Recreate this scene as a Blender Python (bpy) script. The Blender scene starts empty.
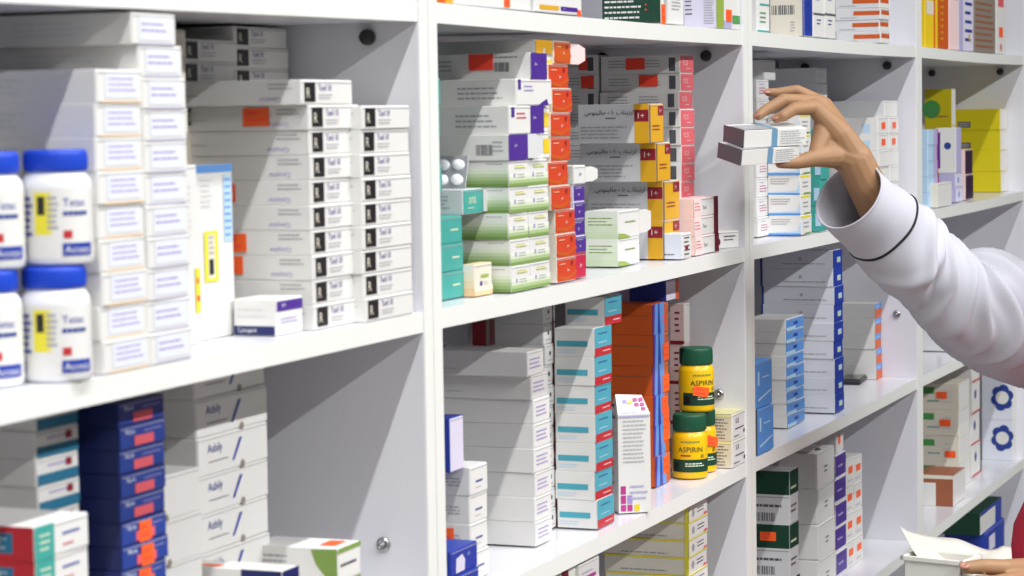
import bpy, bmesh, math, random
from mathutils import Vector, Matrix
random.seed(7)
SC = bpy.context.scene
COL = SC.collection
PI = math.pi

# ------------------------------------------------------------------ camera
FPX, YAW, PIT, ROL = 2431.9, 0.38110, -0.07162, -0.015824
CAM = Vector((-1.71901, -0.76335, -0.07169))
CF = Vector((math.cos(YAW)*math.cos(PIT), math.sin(YAW)*math.cos(PIT), math.sin(PIT)))
_r = Vector((math.sin(YAW), -math.cos(YAW), 0)); _u = _r.cross(CF)
CR = _r*math.cos(ROL) + _u*math.sin(ROL)
CU = -_r*math.sin(ROL) + _u*math.cos(ROL)
def proj(P):
    d = Vector(P)-CAM; z = d.dot(CF)
    return 512+FPX*d.dot(CR)/z, 288-FPX*d.dot(CU)/z
def ray(px, py): return CF + CR*((px-512)/FPX) + CU*((288-py)/FPX)
def at_z(px, py, z):
    r = ray(px, py); return CAM + r*((z-CAM.z)/r.z)
def at_y(px, py, y):
    r = ray(px, py); return CAM + r*((y-CAM.y)/r.y)
def at_d(px, py, dist): return CAM + ray(px, py)*dist
cd = bpy.data.cameras.new('camera'); cam = bpy.data.objects.new('camera', cd); COL.objects.link(cam)
cd.sensor_fit = 'HORIZONTAL'; cd.sensor_width = 36.0; cd.lens = FPX*36/1024
cd.clip_start = 0.05; cd.clip_end = 60
m3 = Matrix((CR, CU, -CF)).transposed()
cam.matrix_world = Matrix.Translation(CAM) @ m3.to_4x4()
cd.dof.use_dof = True; cd.dof.focus_distance = 2.72; cd.dof.aperture_fstop = 15.0
SC.camera = cam
SC.view_settings.view_transform = 'Standard'; SC.view_settings.look = 'None'
SC.view_settings.gamma = 1; SC.view_settings.use_curve_mapping = False
SC.view_settings.exposure = 0.03

# --------------------------------------------------------------- materials
def lin(h):
    h = h.lstrip('#'); o = []
    for i in (0, 2, 4):
        c = int(h[i:i+2], 16)/255
        o.append(c/12.92 if c <= .04045 else ((c+.055)/1.055)**2.4)
    return o
MATS = {}
def material(name, hexcol, rough=.5, noise=.05, scale=40, bump=0.0, metal=0.0, spec=.4, sss=0):
    if name in MATS: return MATS[name]
    m = bpy.data.materials.new(name); m.use_nodes = True
    nt = m.node_tree; b = nt.nodes['Principled BSDF']
    c = lin(hexcol)
    tc = nt.nodes.new('ShaderNodeTexCoord'); nz = nt.nodes.new('ShaderNodeTexNoise')
    nz.inputs['Scale'].default_value = scale; nz.inputs['Detail'].default_value = 3
    nt.links.new(tc.outputs['Object'], nz.inputs['Vector'])
    mx = nt.nodes.new('ShaderNodeMix'); mx.data_type = 'RGBA'
    mx.inputs['A'].default_value = [*[v*(1-noise) for v in c], 1]
    mx.inputs['B'].default_value = [*[min(1, v*(1+noise)) for v in c], 1]
    nt.links.new(nz.outputs['Fac'], mx.inputs['Factor'])
    nt.links.new(mx.outputs['Result'], b.inputs['Base Color'])
    b.inputs['Roughness'].default_value = rough; b.inputs['Metallic'].default_value = metal
    b.inputs['Specular IOR Level'].default_value = spec
    if sss:
        b.inputs['Subsurface Weight'].default_value = sss
        b.inputs['Subsurface Radius'].default_value = (.012, .005, .003); b.inputs['Subsurface Scale'].default_value = .4
    if bump:
        bp = nt.nodes.new('ShaderNodeBump'); bp.inputs['Strength'].default_value = bump; bp.inputs['Distance'].default_value = .002
        nt.links.new(nz.outputs['Fac'], bp.inputs['Height']); nt.links.new(bp.outputs['Normal'], b.inputs['Normal'])
    MATS[name] = m; return m
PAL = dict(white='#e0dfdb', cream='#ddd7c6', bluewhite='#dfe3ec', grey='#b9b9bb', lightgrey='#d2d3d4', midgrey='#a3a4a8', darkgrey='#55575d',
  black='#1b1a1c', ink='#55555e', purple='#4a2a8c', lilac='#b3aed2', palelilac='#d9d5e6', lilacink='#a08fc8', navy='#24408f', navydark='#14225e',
  blue='#1f46c0', royal='#223c9e', skyblue='#5b93d6', paleblue='#b5d3ea', teal='#3fa096', tealblue='#4aa3b5', darkteal='#2c6f8e', darkgreen='#14402e', green='#4d9a4f',
  olive='#7c9a4a', palegreen='#d7e3c4', lime='#93ab48', yellow='#e8c81e', lemon='#e6da35', gold='#dba520', paleyellow='#eee6a8', mustard='#d8c814', orange='#c9571a', orangered='#cf421f',
  sticker='#ff6428', redsticker='#ff4a34', red='#bb2a32', darkred='#8c1a2c', maroon='#5e1526', crimson='#c01f42', pink='#dd5f68', palepink='#f0d3d0', peach='#eecda6',
  magenta='#b23a86', brown='#9a5a3c', darkpurple='#331a38', silver='#c4c8cc', taupe='#8c8276', slate='#666a72', steelblue='#6c97b6')
def pm(c): return material('print_'+c, PAL[c], rough=.42, noise=.03, scale=25, spec=.45)

# ------------------------------------------------------------ mesh builder
class MB:
    def __init__(s): s.v = []; s.f = []; s.mi = []; s.m = []; s.sm = []
    def slot(s, m):
        if m not in s.m: s.m.append(m)
        return s.m.index(m)
    def add(s, vs, fs, m, smooth=False):
        o = len(s.v); k = s.slot(m)
        s.v += [tuple(v) for v in vs]
        for f in fs: s.f.append([i+o for i in f]); s.mi.append(k); s.sm.append(smooth)
    def box(s, a, b, m, bev=0.0, M=None):
        bm = bmesh.new(); bmesh.ops.create_cube(bm, size=1)
        for v in bm.verts: v.co = Vector([a[i]+(v.co[i]+.5)*(b[i]-a[i]) for i in range(3)])
        if bev: bmesh.ops.bevel(bm, geom=bm.edges[:], offset=bev, segments=2, affect='EDGES', profile=.5)
        s.bm(bm, m, M); bm.free()
    def bm(s, bm, m, M=None, smooth=False):
        bm.verts.index_update()
        s.add([(M @ v.co if M else v.co) for v in bm.verts], [[v.index for v in f.verts] for f in bm.faces], m, smooth)
    def lathe(s, prof, m, n=40, cx=0, cy=0, smooth=True, caps=True):
        vs = []; fs = []
        for r, z in prof:
            for k in range(n):
                a = 2*PI*k/n; vs.append((cx+r*math.cos(a), cy+r*math.sin(a), z))
        for i in range(len(prof)-1):
            for k in range(n):
                fs.append((i*n+k, i*n+(k+1) % n, (i+1)*n+(k+1) % n, (i+1)*n+k))
        if caps:
            fs.append(tuple(range(n-1, -1, -1))); fs.append(tuple(range((len(prof)-1)*n, len(prof)*n)))
        s.add(vs, fs, m, smooth)
    def mesh(s, name):
        me = bpy.data.meshes.new(name); me.from_pydata(s.v, [], s.f)
        for m in s.m: me.materials.append(m)
        me.polygons.foreach_set('material_index', s.mi)
        me.polygons.foreach_set('use_smooth', s.sm); me.update()
        return me
def obj(name, me, parent=None, loc=None, rz=0):
    o = bpy.data.objects.new(name, me); COL.objects.link(o)
    if parent: o.parent = parent
    if loc is not None: o.location = loc
    if rz: o.rotation_euler = (0, 0, rz)
    return o
def tag(o, label, cat, group=None):
    o['label'] = label; o['category'] = cat
    if group: o['group'] = group
    return o
def structure(o): o['kind'] = 'structure'; return o

# ------------------------------------------------------------------ text
TXT = {}
def text_geo(s):
    if s in TXT: return TXT[s]
    cu = bpy.data.curves.new('lettering', 'FONT'); cu.body = s; cu.size = 1; cu.resolution_u = 2
    ob = bpy.data.objects.new('lettering', cu); COL.objects.link(ob)
    dg = bpy.context.evaluated_depsgraph_get(); dg.update()
    me = ob.evaluated_get(dg).to_mesh()
    vs = [tuple(v.co) for v in me.vertices]; fs = [tuple(p.vertices) for p in me.polygons]
    ob.evaluated_get(dg).to_mesh_clear()
    bpy.data.objects.remove(ob); bpy.data.curves.remove(cu)
    if vs:
        x0 = min(v[0] for v in vs); x1 = max(v[0] for v in vs); y0 = min(v[1] for v in vs); y1 = max(v[1] for v in vs)
        vs = [((v[0]-x0)/max(y1-y0, 1e-6), (v[1]-y0)/max(y1-y0, 1e-6)) for v in vs]
        w = (x1-x0)/max(y1-y0, 1e-6)
    else: w = 0
    TXT[s] = (vs, fs, w); return TXT[s]

# printed artwork on the faces of a carton.  u,v are 0..1 on the face.
def prints(mb, P, w, d, h, fm=None, eps=.00025, fy=0.0):
    def mk(face):
        if face == 'F': return w, h, lambda a, b, e: (-w/2+a, -d/2-fy-e, b)
        if face == 'S': return d, h, lambda a, b, e: (-w/2-e, d/2-a, b)
        if face == 'T': return w, d, lambda a, b, e: (-w/2+a, -d/2+b, h+e)
        if face == 'U': return d, w, lambda a, b, e: (-w/2+b, d/2-a, h+e)   # top read from the left
    lay = 0
    for p in P:
        lay += 1; e = eps*(1+.25*lay); k = p[0]; W, H, fn = mk(p[1])
        if k == 'r':
            _, _, u0, v0, u1, v1, c = p
            mb.add([fn(a*W, b*H, e) for a, b in ((u0, v0), (u1, v0), (u1, v1), (u0, v1))], [(0, 1, 2, 3)], pm(c))
        elif k == 'p':
            pts = p[2]; mb.add([fn(a*W, b*H, e) for a, b in pts], [tuple(range(len(pts)))], pm(p[3]))
        elif k == 'e':
            _, _, cu, cv, r, c = p
            mb.add([fn(cu*W+r*H*math.cos(t*PI/10), cv*H+r*H*math.sin(t*PI/10), e) for t in range(20)], [tuple(range(20))], pm(c))
        elif k == 't':
            _, _, u, v, hf, s, c = p[:7]; rot = p[7] if len(p) > 7 else 0
            vs, fs, tw = text_geo(s); sz = hf*H
            out = []
            for a, b in vs:
                if rot == 180: a, b = tw-a, 1-b
                elif rot == 90: a, b = 1-b, a
                out.append(fn(u*W+a*sz, v*H+b*sz, e))
            mb.add(out, fs, pm(c))
        elif k == 'l':      # rows of small print
            _, _, u0, v0, u1, v1, n, c = p
            rnd = random.Random(int(u0*1000+v0*77+n))
            for i in range(n):
                vv = v1-(i+.5)*(v1-v0)/n; t = (v1-v0)/n*.17; a = u0; end = u1-rnd.random()*.25*(u1-u0)
                while a < end:
                    L = (u1-u0)*(.06+.12*rnd.random()); b = min(a+L, end)
                    mb.add([fn(x*W, y*H, e) for x, y in ((a, vv-t), (b, vv-t), (b, vv+t), (a, vv+t))], [(0, 1, 2, 3)], pm(c))
                    a = b+(u1-u0)*.025
        elif k == 'b':      # bar code
            _, _, u0, v0, u1, v1 = p[:6]; rnd = random.Random(3); a = u0
            while a < u1:
                L = (u1-u0)*(.015+.05*rnd.random()); b = min(a+L, u1)
                mb.add([fn(x*W, y*H, e) for x, y in ((a, v0), (b, v0), (b, v1), (a, v1))], [(0, 1, 2, 3)], pm('ink'))
                a = b+(u1-u0)*(.02+.04*rnd.random())
        elif k == 'g':      # printed colour ramp in bands, bottom to top
            _, _, u0, v0, u1, v1, cols = p
            n = len(cols)
            for i, hx in enumerate(cols):
                a = v0+(v1-v0)*i/n; b = v0+(v1-v0)*(i+1)/n
                mm = material('print_band_'+hx[1:], hx, rough=.42, noise=.02)
                mb.add([fn(x*W, y*H, e) for x, y in ((u0, a), (u1, a), (u1, b), (u0, b))], [(0, 1, 2, 3)], mm)

ORD = ['topmost', 'second from the top', 'third from the top', 'fourth from the top', 'fifth from the top', 'sixth from the top',
       'seventh from the top', 'eighth from the top', 'ninth from the top', 'tenth from the top', 'eleventh from the top',
       'twelfth from the top', 'thirteenth from the top', 'fourteenth from the top', 'fifteenth from the top']
Z0, Z1, Z2, Z3, Z4 = .016, -.224, -.465, -.705, -.945
MESHES = {}
def sticker_mesh(w, h, c, lines=True):
    k = (round(w, 4), round(h, 4), c)
    if k in MESHES: return MESHES[k]
    mb = MB(); mb.box((-w/2, -.0004, -h/2), (w/2, 0, h/2), pm(c))
    if lines:
        for i in range(2):
            z = h*(.22-.4*i)
            mb.add([(-w*.36, -.0006, z-h*.06), (w*(.1+.2*i), -.0006, z-h*.06), (w*(.1+.2*i), -.0006, z+h*.06), (-w*.36, -.0006, z+h*.06)], [(0, 1, 2, 3)],
                   pm('redsticker' if c != 'yellow' else 'ink'))
    MESHES[k] = mb.mesh('price_sticker'); return MESHES[k]
def sticker(parent, face, u, v, dims, w=.016, h=.011, c='sticker', rot=0.0):
    W, D, H = dims
    o = obj('price_sticker', sticker_mesh(w, h, c), parent)
    if face == 'F': o.location = (-W/2+u*W, -D/2-.0011, v*H); o.rotation_euler = (0, rot, 0)
    elif face == 'S': o.location = (-W/2-.0007, D/2-u*D, v*H); o.rotation_euler = Matrix.Rotation(-PI/2, 3, 'Z').to_euler(); o.rotation_euler.x = 0; o.rotation_euler.y = rot
    else: o.location = (-W/2+u*W, -D/2+v*D, H+.0007); o.rotation_euler = (-PI/2, 0, 0)
    if face == 'S': o.rotation_euler = (Matrix.Rotation(-PI/2, 3, 'Z') @ Matrix.Rotation(rot, 3, 'Y')).to_euler()
    return o

def carton_mesh(w, d, h, base, P, bev=.0006):
    mb = MB(); mb.box((-w/2, -d/2, 0), (w/2, d/2, h), pm(base), bev)
    prints(mb, P, w, d, h); return mb.mesh('carton')
def flap_mesh(w, d, h, front, P):
    g = .0007; mb = MB()
    mb.box((-w/2+g, -d/2-.0006, g), (w/2-g, -d/2+.0004, h-g), pm(front), .0003)
    mb.box((-w/2+g*2, -d/2-.0009, h-g*3.2), (w/2-g*2, -d/2-.0004, h-g*2.5), pm('midgrey'))     # tuck seam
    prints(mb, P, w, d, h, fy=.0006); return mb.mesh('end_flap')

LOG = []
PITCH_, T_ = .88275, .018
def stack(name, label, group, cx, yt, shelf, rx=None, w=None, lx=None, d=None, yb=None, y0=None, n=1, per=None,
          base='white', front=None, P=(), PF=(), st={}, jit=1.0, yaw=0.0, base_z=None, shift={}, cat='box', flap=True, ords=None, bev=.0006, skip=(), hid=0):
    """a pile of equal cartons: front-left upright edge seen at column cx, its top at row yt, bottom at row yb on the shelf
       (or set back y0 from the shelf's front edge), front face ending at column rx, left face starting at column lx"""
    zb = shelf if base_z is None else base_z
    if y0 is None: c = at_z(cx, yb, zb)
    else:
        py = 300
        for _ in range(8):                       # the column leans a little, so settle on the row of the base
            c = at_y(cx, py, y0); c.z = zb; py = proj(c)[1]
    X, Y = c.x, c.y
    lo, hi = zb, zb+1.0
    for _ in range(40):
        mz = (lo+hi)/2
        if proj((X, Y, mz))[1] > yt: lo = mz
        else: hi = mz
    H = lo-zb
    if per:
        pz = abs(proj((X, Y, zb+H))[1]-proj((X, Y, zb+H-.01))[1])/.01
        n = max(1, round(H/(per/pz)))
    h = H/n
    if w is None:
        lo, hi = 0, .6
        for _ in range(40):
            m_ = (lo+hi)/2
            if proj((X+m_, Y, zb+H/2))[0] < rx: lo = m_
            else: hi = m_
        w = lo
    if d is None:
        lo, hi = 0, .4
        for _ in range(40):
            m_ = (lo+hi)/2
            if proj((X, Y+m_, zb+H/2))[0] > lx: lo = m_
            else: hi = m_
        d = lo
    # keep clear of the panels, the back board and the shelf above
    bay = min(4, max(1, int((X+w/2-T_)//PITCH_)+2)); xl = T_+(bay-2)*PITCH_+T_+.001; xr = T_+(bay-1)*PITCH_-T_-.001
    if X < xl: w = max(.012, w-(xl-X)); X = xl
    if X+w > xr:
        if xr-X < .6*w: X = xr-w
        else: w = xr-X
    if Y < .0015:
        Y = .0015; c = at_y(cx, proj((X, Y, zb))[1], Y); X = max(xl, c.x)
    d = max(.006, min(d, .2035-Y))
    up = [u for u in (0, -.24, -.481, -.721, .24) if u > zb+.004]
    lim = min(up)-.0022-((.018-X)*.0105 if bay == 1 and min(up) == 0 else 0)-zb
    if H > lim: H = lim; h = H/n
    zb += .0003
    LOG.append((label[:44], round(X, 3), round(Y, 3), round(w, 4), round(d, 4), round(h, 4), n))
    bm_ = carton_mesh(w, d, h, base, P, bev)
    fmesh = flap_mesh(w, d, h, front or base, PF) if flap else None
    out = []
    if hid:                                      # the lowest cartons are out of sight: one storage box carries the pile
        hh = hid*h
        sb = obj('storage_box', carton_mesh(w-.002, d-.002, hh-.0004, 'cream', [('l', 'F', .2, .4, .8, .6, 1, 'grey')], .001), loc=(X+w/2, Y+d/2, zb))
        obj('end_flap', flap_mesh(w-.002, d-.002, hh-.0004, 'cream', []), sb)
        tag(sb, 'cream storage box at the foot of the '+(group or name)+(' by the divider' if 'nearest' in label else ''), 'box')
    for i in range(n-hid):
        if i in skip: continue
        o = bpy.data.objects.new(name, bm_); COL.objects.link(o)
        z = zb+(n-1-i)*h
        s = shift.get(i, 0)
        j = jit*(0 if i == n-1 else 1)
        o.location = (X+w/2+s+random.uniform(-.0009, .0009)*j, Y+d/2+random.uniform(0, .0016)*j, z)
        o.rotation_euler = (0, 0, yaw+random.uniform(-.012, .012)*j)
        if fmesh:
            f = bpy.data.objects.new('end_flap', fmesh); COL.objects.link(f); f.parent = o
        oo = (ords[i] if ords and i < len(ords) else ORD[i]) if n > 1 else ''
        if n > 1 and i == n-hid-1 and not ords: oo = 'lowest'
        tag(o, label.replace('{o}', oo), cat, group if n > 1 else None)
        for s_ in st.get(i, ()): sticker(o, s_[0], s_[1], s_[2], (w, d, h), **(s_[3] if len(s_) > 3 else {}))
        out.append(o)
    return dict(X=X, Y=Y, w=w, d=d, h=h, top=zb+H-.0003, objs=out)
# ------------------------------------------------------------------ setting
laminate = material('white_laminate', '#e0e0e6', rough=.22, noise=.02, scale=14, spec=.5)
edge_band = material('white_edge_band', '#e6e7e2', rough=.4, noise=.02, scale=20)
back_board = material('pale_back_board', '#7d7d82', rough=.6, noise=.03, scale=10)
wall_paint = material('wall_paint', '#4a4a4d', rough=.8, noise=.04, scale=3, bump=.05)
floor_tile = material('floor_tile', '#6f6a62', rough=.35, noise=.08, scale=2)
steel = material('steel', '#b5b5b8', rough=.3, metal=.9, noise=.05)
dark_plastic = material('dark_plastic', '#2a2a2c', rough=.45)
def slab(name, a, b, m):
    mb = MB(); mb.box(a, b, m); return structure(obj(name, mb.mesh(name)))
slab('floor', (-4, -4.2, -1.72), (6, .26, -1.62), floor_tile)
slab('wall_back', (-4, .22, -1.62), (6, .30, 2.0), wall_paint)
slab('ceiling', (-4, -4.2, 2.0), (6, .3, 2.1), wall_paint)
slab('wall_front', (-4, -4.3, -1.62), (6, -4.2, 2.0), wall_paint)
slab('wall_right', (6, -4.2, -1.62), (6.1, .22, 2.0), wall_paint)
slab('wall_left', (-4.1, -4.2, -1.62), (-4, .22, 2.0), wall_paint)

PITCH, T, DEP = .88275, .018, .206
LEVELS = [.24, 0, -.24, -.481, -.721, -.961, -1.2, -1.56]
def shelf_unit(k, label):
    x0 = T+(k-2)*PITCH; x1 = x0+PITCH
    r = tag(obj('shelving_unit', None, loc=(x0+PITCH/2, DEP/2, -1.62)), label, 'shelf', 'white shelving units')
    off = Vector((-(x0+PITCH/2), -DEP/2, 1.62))
    def part(name, a, b, m, bev=.0008, rot=None):
        mb = MB(); mb.box(a, b, m, bev)
        if name == 'side_panel': mb.box((a[0]+.0003, -.0006, a[2]), (b[0]-.0003, .0004, b[2]), edge_band)
        return obj(name, mb.mesh(name), r, off)
    part('side_panel', (x0+.0004, 0, -1.62), (x0+T-.0002, DEP, .30), laminate)
    part('side_panel', (x1-T+.0002, 0, -1.62), (x1-.0004, DEP, .30), laminate)
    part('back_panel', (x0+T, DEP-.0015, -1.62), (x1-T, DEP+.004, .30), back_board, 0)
    part('plinth', (x0+T, .02, -1.62), (x1-T, .036, -1.56), laminate)
    for i, z in enumerate(LEVELS):
        tilt = math.radians(.6) if (k == 1 and i == 1) else 0
        mb = MB()
        bm = bmesh.new(); bmesh.ops.create_cube(bm, size=1)
        a = (x0+T, .0003, z); b = (x1-T, DEP-.002, z+.016)
        for v in bm.verts: v.co = Vector([a[j]+(v.co[j]+.5)*(b[j]-a[j]) for j in range(3)])
        bmesh.ops.subdivide_edges(bm, edges=[e for e in bm.edges if abs(e.verts[0].co.x-e.verts[1].co.x) > .1], cuts=12)
        sag = .0015 if i in (1, 2, 3) and k > 1 else 0
        for v in bm.verts:
            t = (v.co.x-x0)/PITCH; v.co.z -= sag*math.sin(PI*t)+(x1-T-v.co.x)*math.tan(tilt)
        mb.bm(bm, laminate); k_ = mb.slot(edge_band)
        for fi, f in enumerate(bm.faces):
            if f.normal.y < -.5: mb.mi[fi] = k_
        bm.free()
        obj('shelf', mb.mesh('shelf'), r, off)
        if i in (1, 2, 3, 4) and z < .2:
            for yy in ((.042, .164) if i == 1 else ((.042,) if i == 9 else ())):
                pmb = MB(); mm = Matrix.Translation((x1-T, yy, z-.011)) @ Matrix.Rotation(-PI/2, 4, 'Y')
                p2 = MB(); p2.lathe([(.0062, 0), (.0062, .004), (.005, .0075), (.003, .009), (.0012, .0092)], dark_plastic, 18)
                for f, mi, sm in zip(p2.f, p2.mi, p2.sm): pass
                pmb.add([mm @ Vector(v) for v in p2.v], p2.f, dark_plastic, True)
                obj('shelf_support', pmb.mesh('shelf_support'), r, off)
    for pz in (-.405, -.405+.24) if False else ():
        pass
    # a bright cam lock half way up the right-hand panel of the second compartment
    if k in (1, 2, 3):
        px, py = {1: (384, 544), 2: (719, 394), 3: (897, 314)}[k]
        ra = ray(px, py); t = (x1-T-CAM.x)/ra.x; q = CAM+ra*t
        pmb = MB(); p2 = MB(); mm = Matrix.Translation((x1-T, q.y, q.z)) @ Matrix.Rotation(-PI/2, 4, 'Y')
        p2.lathe([(.0058, 0), (.0058, .002), (.0045, .0035), (.0032, .0035), (.003, .002), (.0012, .002), (.001, .006)], steel, 20)
        pmb.add([mm @ Vector(v) for v in p2.v], p2.f, steel, True)
        obj('cam_lock', pmb.mesh('cam_lock'), r, off)
    return r
shelf_unit(1, 'white shelving unit nearest the camera, holding blue-capped bottles')
shelf_unit(2, 'white shelving unit holding the yellow aspirin bottles')
shelf_unit(3, 'white shelving unit that the hand reaches into')
shelf_unit(4, 'white shelving unit behind the raised sleeve, holding yellow boxes')

# ------------------------------------------------------------------- light
def tube(name, x0, x1, y, z, wid, power, col=(.992, .995, 1)):
    ld = bpy.data.lights.new(name, 'AREA'); ld.shape = 'RECTANGLE'; ld.size = x1-x0; ld.size_y = wid
    ld.energy = power; ld.color = col
    o = bpy.data.objects.new(name, ld); COL.objects.link(o); o.location = ((x0+x1)/2, y, z); return o
tube('ceiling_tube_light', -3.9, 1.0, -.8, 1.8, .05, 105)
tube('ceiling_tube_light', -3.0, 3.2, -3.15, 1.8, .08, 330)
w = bpy.data.worlds.new('world'); SC.world = w; w.use_nodes = True
w.node_tree.nodes['Background'].inputs[0].default_value = (.8, .85, .92, 1)
w.node_tree.nodes['Background'].inputs[1].default_value = .3
SC.cycles.use_denoising = True
SC.cycles.max_bounces = 7
# ================================================================ BAY 1, middle shelf
N = 'medicine_carton'; NL = 'long_carton'
BLUEINK = [('l', 'F', .28, .3, .82, .78, 3, 'lilacink')]
a = stack(N, 'plain white carton behind the blue-capped bottles, {o} of the nearer column', 'plain white cartons behind the bottles', 104, 69, Z1, rx=146, yb=378, d=.12, n=9,
   front='white', P=[('l', 'S', .05, .25, .6, .8, 3, 'lightgrey')], PF=[('r', 'F', .18, .15, .9, .88, 'bluewhite'), ('l', 'F', .25, .3, .85, .8, 3, 'lilacink'), ('r', 'F', .1, .02, .95, .07, 'peach')])
b = stack(N, 'plain white carton right of the bottles, {o} of the taller column', 'plain white cartons right of the bottles', 150, 8, Z1, rx=189, yb=371, d=.12, n=11,
   shift={0: -.012, 1: -.004}, front='white', P=[('l', 'S', .3, .25, .75, .8, 3, 'lightgrey')], PF=[('r', 'F', .15, .15, .9, .88, 'bluewhite'), ('l', 'F', .2, .35, .85, .75, 2, 'lilacink'), ('r', 'F', .1, .02, .95, .06, 'lilac')])
stack(N, 'small white carton set back behind the plain columns, {o}', 'small white cartons set back', 164, 29, Z1, hid=6, rx=189, y0=.065, d=.1, per=26, front='cream', PF=[('l', 'F', .4, .3, .9, .7, 2, 'lightgrey')])
S2 = [('r', 'F', .0, .965, 1, 1, 'skyblue')]
stack(N, 'tall upright white carton nearest the plain white columns', None, 183, 166, Z1, rx=198, yb=347, d=.06, n=1, front='white', PF=[('l', 'F', .3, .6, .6, .9, 8, 'lightgrey')],
   st={0: [('F', .86, .3, dict(w=.006, h=.03, c='lemon'))]})
t1 = stack(N, 'tall upright white carton with yellow barcode sticker and blue top edge', None, 198.5, 166, Z1, rx=233, yb=342, d=.055, n=1, front='white',
   PF=[('r', 'F', .0, .955, 1, 1, 'skyblue'), ('l', 'F', .12, .75, .45, .93, 6, 'lightgrey'), ('r', 'F', .74, .55, .96, .94, 'paleblue'), ('l', 'F', .76, .57, .94, .93, 9, 'skyblue'),
       ('r', 'F', .18, .33, .55, .62, 'lemon'), ('r', 'F', .28, .35, .46, .6, 'cream'), ('r', 'F', .3, .37, .42, .46, 'black'), ('l', 'F', .3, .48, .44, .6, 4, 'midgrey')])
BM_S = [('t', 'S', .66, .12, .24, 'Cytophar', 'lilacink', 180), ('l', 'S', .74, .58, .95, .9, 2, 'midgrey'), ('l', 'S', .04, .38, .2, .48, 1, 'midgrey')]
BM_F = [('r', 'F', .05, .12, .26, .9, 'black'), ('t', 'F', .09, .28, .4, 'R', 'cream'), ('t', 'F', .32, .56, .26, 'Tavil 10', 'purple'), ('l', 'F', .32, .2, .6, .46, 2, 'midgrey')]
OS = dict(w=.021, h=.013)
dcol = stack(NL, 'long white carton with black end mark, {o} of the left stack', 'white cartons with black end marks', 314, 80, Z1, lx=190, rx=361, yb=331, n=10, base='white', P=BM_S, PF=BM_F,
   shift={0: -.011, 1: -.002}, st={1: [('S', .58, .55, OS)], 4: [('S', .29, .5, OS)], 6: [('S', .37, .5, OS)], 7: [('S', .33, .6, OS)]})
stack(NL, 'long white carton with black end mark, {o} of the right stack', 'white cartons with black end marks', 365, 106, Z1, rx=411, yb=323.5, d=.1, n=9, P=BM_S, PF=BM_F)
stack(NL, 'white carton with black end mark at the back, {o} nearest the divider', 'black-marked cartons at the back', 241, 4, Z1, hid=9, rx=291, y0=.105, d=.09, per=22.5, P=BM_S, PF=BM_F)
stack(NL, 'white carton with black end mark at the back, {o} behind the columns', 'black-marked cartons at the back', 189, 39, Z1, hid=9, rx=240, y0=.105, d=.09, per=22, P=BM_S, PF=BM_F)
stack(N, 'small white and purple carton lying in front of the black-marked stack', None, 276, 300, Z1, rx=302, lx=234, yb=337, n=1,
   P=[('r', 'S', .0, .02, .98, .27, 'navydark'), ('t', 'S', .08, .07, .15, 'Cytogest', 'white'), ('l', 'S', .1, .45, .8, .8, 2, 'lightgrey')],
   PF=[('r', 'F', .02, .66, .98, .94, 'purple'), ('t', 'F', .2, .74, .12, 'syn', 'white'), ('l', 'F', .15, .3, .8, .5, 2, 'lilacink')])

# white bottles with blue caps
def bottle_meshes(R, H, capfrac, body, capm, capr=.86):
    hb = H*(1-capfrac); m = MB(); rc = R*capr
    m.lathe([(R*.9, 0), (R*.985, .0012), (R, .003), (R, hb*.86), (R*.97, hb*.92), (rc*.98, hb*.97), (rc*.9, hb), (rc*.9, hb+.004)], body, 48)
    c = MB(); c0 = hb+.0008
    prof = [(rc*.97, c0), (rc, c0+.001), (rc, H-.0022), (rc*.97, H-.0006), (rc*.9, H), (rc*.3, H)]
    c.lathe(prof, capm, 48)
    for k in range(48):   # grip ribs
        t = 2*PI*k/48; x, y = rc*math.cos(t), rc*math.sin(t); nx, ny = -math.sin(t)*.0005, math.cos(t)*.0005
        o = 1.014
        c.add([(x+nx, y+ny, c0+.002), (x-nx, y-ny, c0+.002), (x*o, y*o, c0+.002), (x+nx, y+ny, H-.003), (x-nx, y-ny, H-.003), (x*o, y*o, H-.003)],
              [(0, 2, 5, 3), (2, 1, 4, 5), (0, 1, 2), (3, 5, 4)], capm)
    return m.mesh('bottle_body'), c.mesh('cap'), hb
def wrap(R, H, items, base=None, a0=0, a1=2*PI, z0=0, z1=1, eps=.0003):
    """a paper label round a bottle; items use u (0..1 along a0..a1) and v (0..1 of the label height)"""
    mb = MB()
    def strip(u0, v0, u1, v1, m, e):
        n = max(2, int(abs(u1-u0)*48)); vs = []
        for i in range(n+1):
            t = a0+(a1-a0)*(u0+(u1-u0)*i/n)
            for v in (v0, v1): vs.append(((R+e)*math.cos(t), (R+e)*math.sin(t), z0+(z1-z0)*v))
        mb.add(vs, [(2*i, 2*i+2, 2*i+3, 2*i+1) for i in range(n)], m, True)
    if base: strip(0, 0, 1, 1, pm(base), eps)
    e = eps
    for it in items:
        e += .00006
        if it[0] == 'r': strip(it[1], it[2], it[3], it[4], pm(it[5]), e)
        elif it[0] == 'l':
            rnd = random.Random(5); n = it[5]
            for i in range(n):
                vv = it[4]-(i+.5)*(it[4]-it[2])/n; t = (it[4]-it[2])/n*.25; q = it[1]; end = it[3]-rnd.random()*.2*(it[3]-it[1])
                while q < end:
                    L = (it[3]-it[1])*(.07+.1*rnd.random()); strip(q, vv-t, min(q+L, end), vv+t, pm(it[6]), e); q += L+(it[3]-it[1])*.025
        elif it[0] == 't':
            _, u, v, hf, s, c = it; vs, fs, tw = text_geo(s); sz = hf*(z1-z0); out = []
            for x, y in vs:
                t = a0+(a1-a0)*u+x*sz/R; out.append(((R+e)*math.cos(t), (R+e)*math.sin(t), z0+(z1-z0)*v+y*sz))
            mb.add(out, fs, pm(c))
    return mb.mesh('label')
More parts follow.
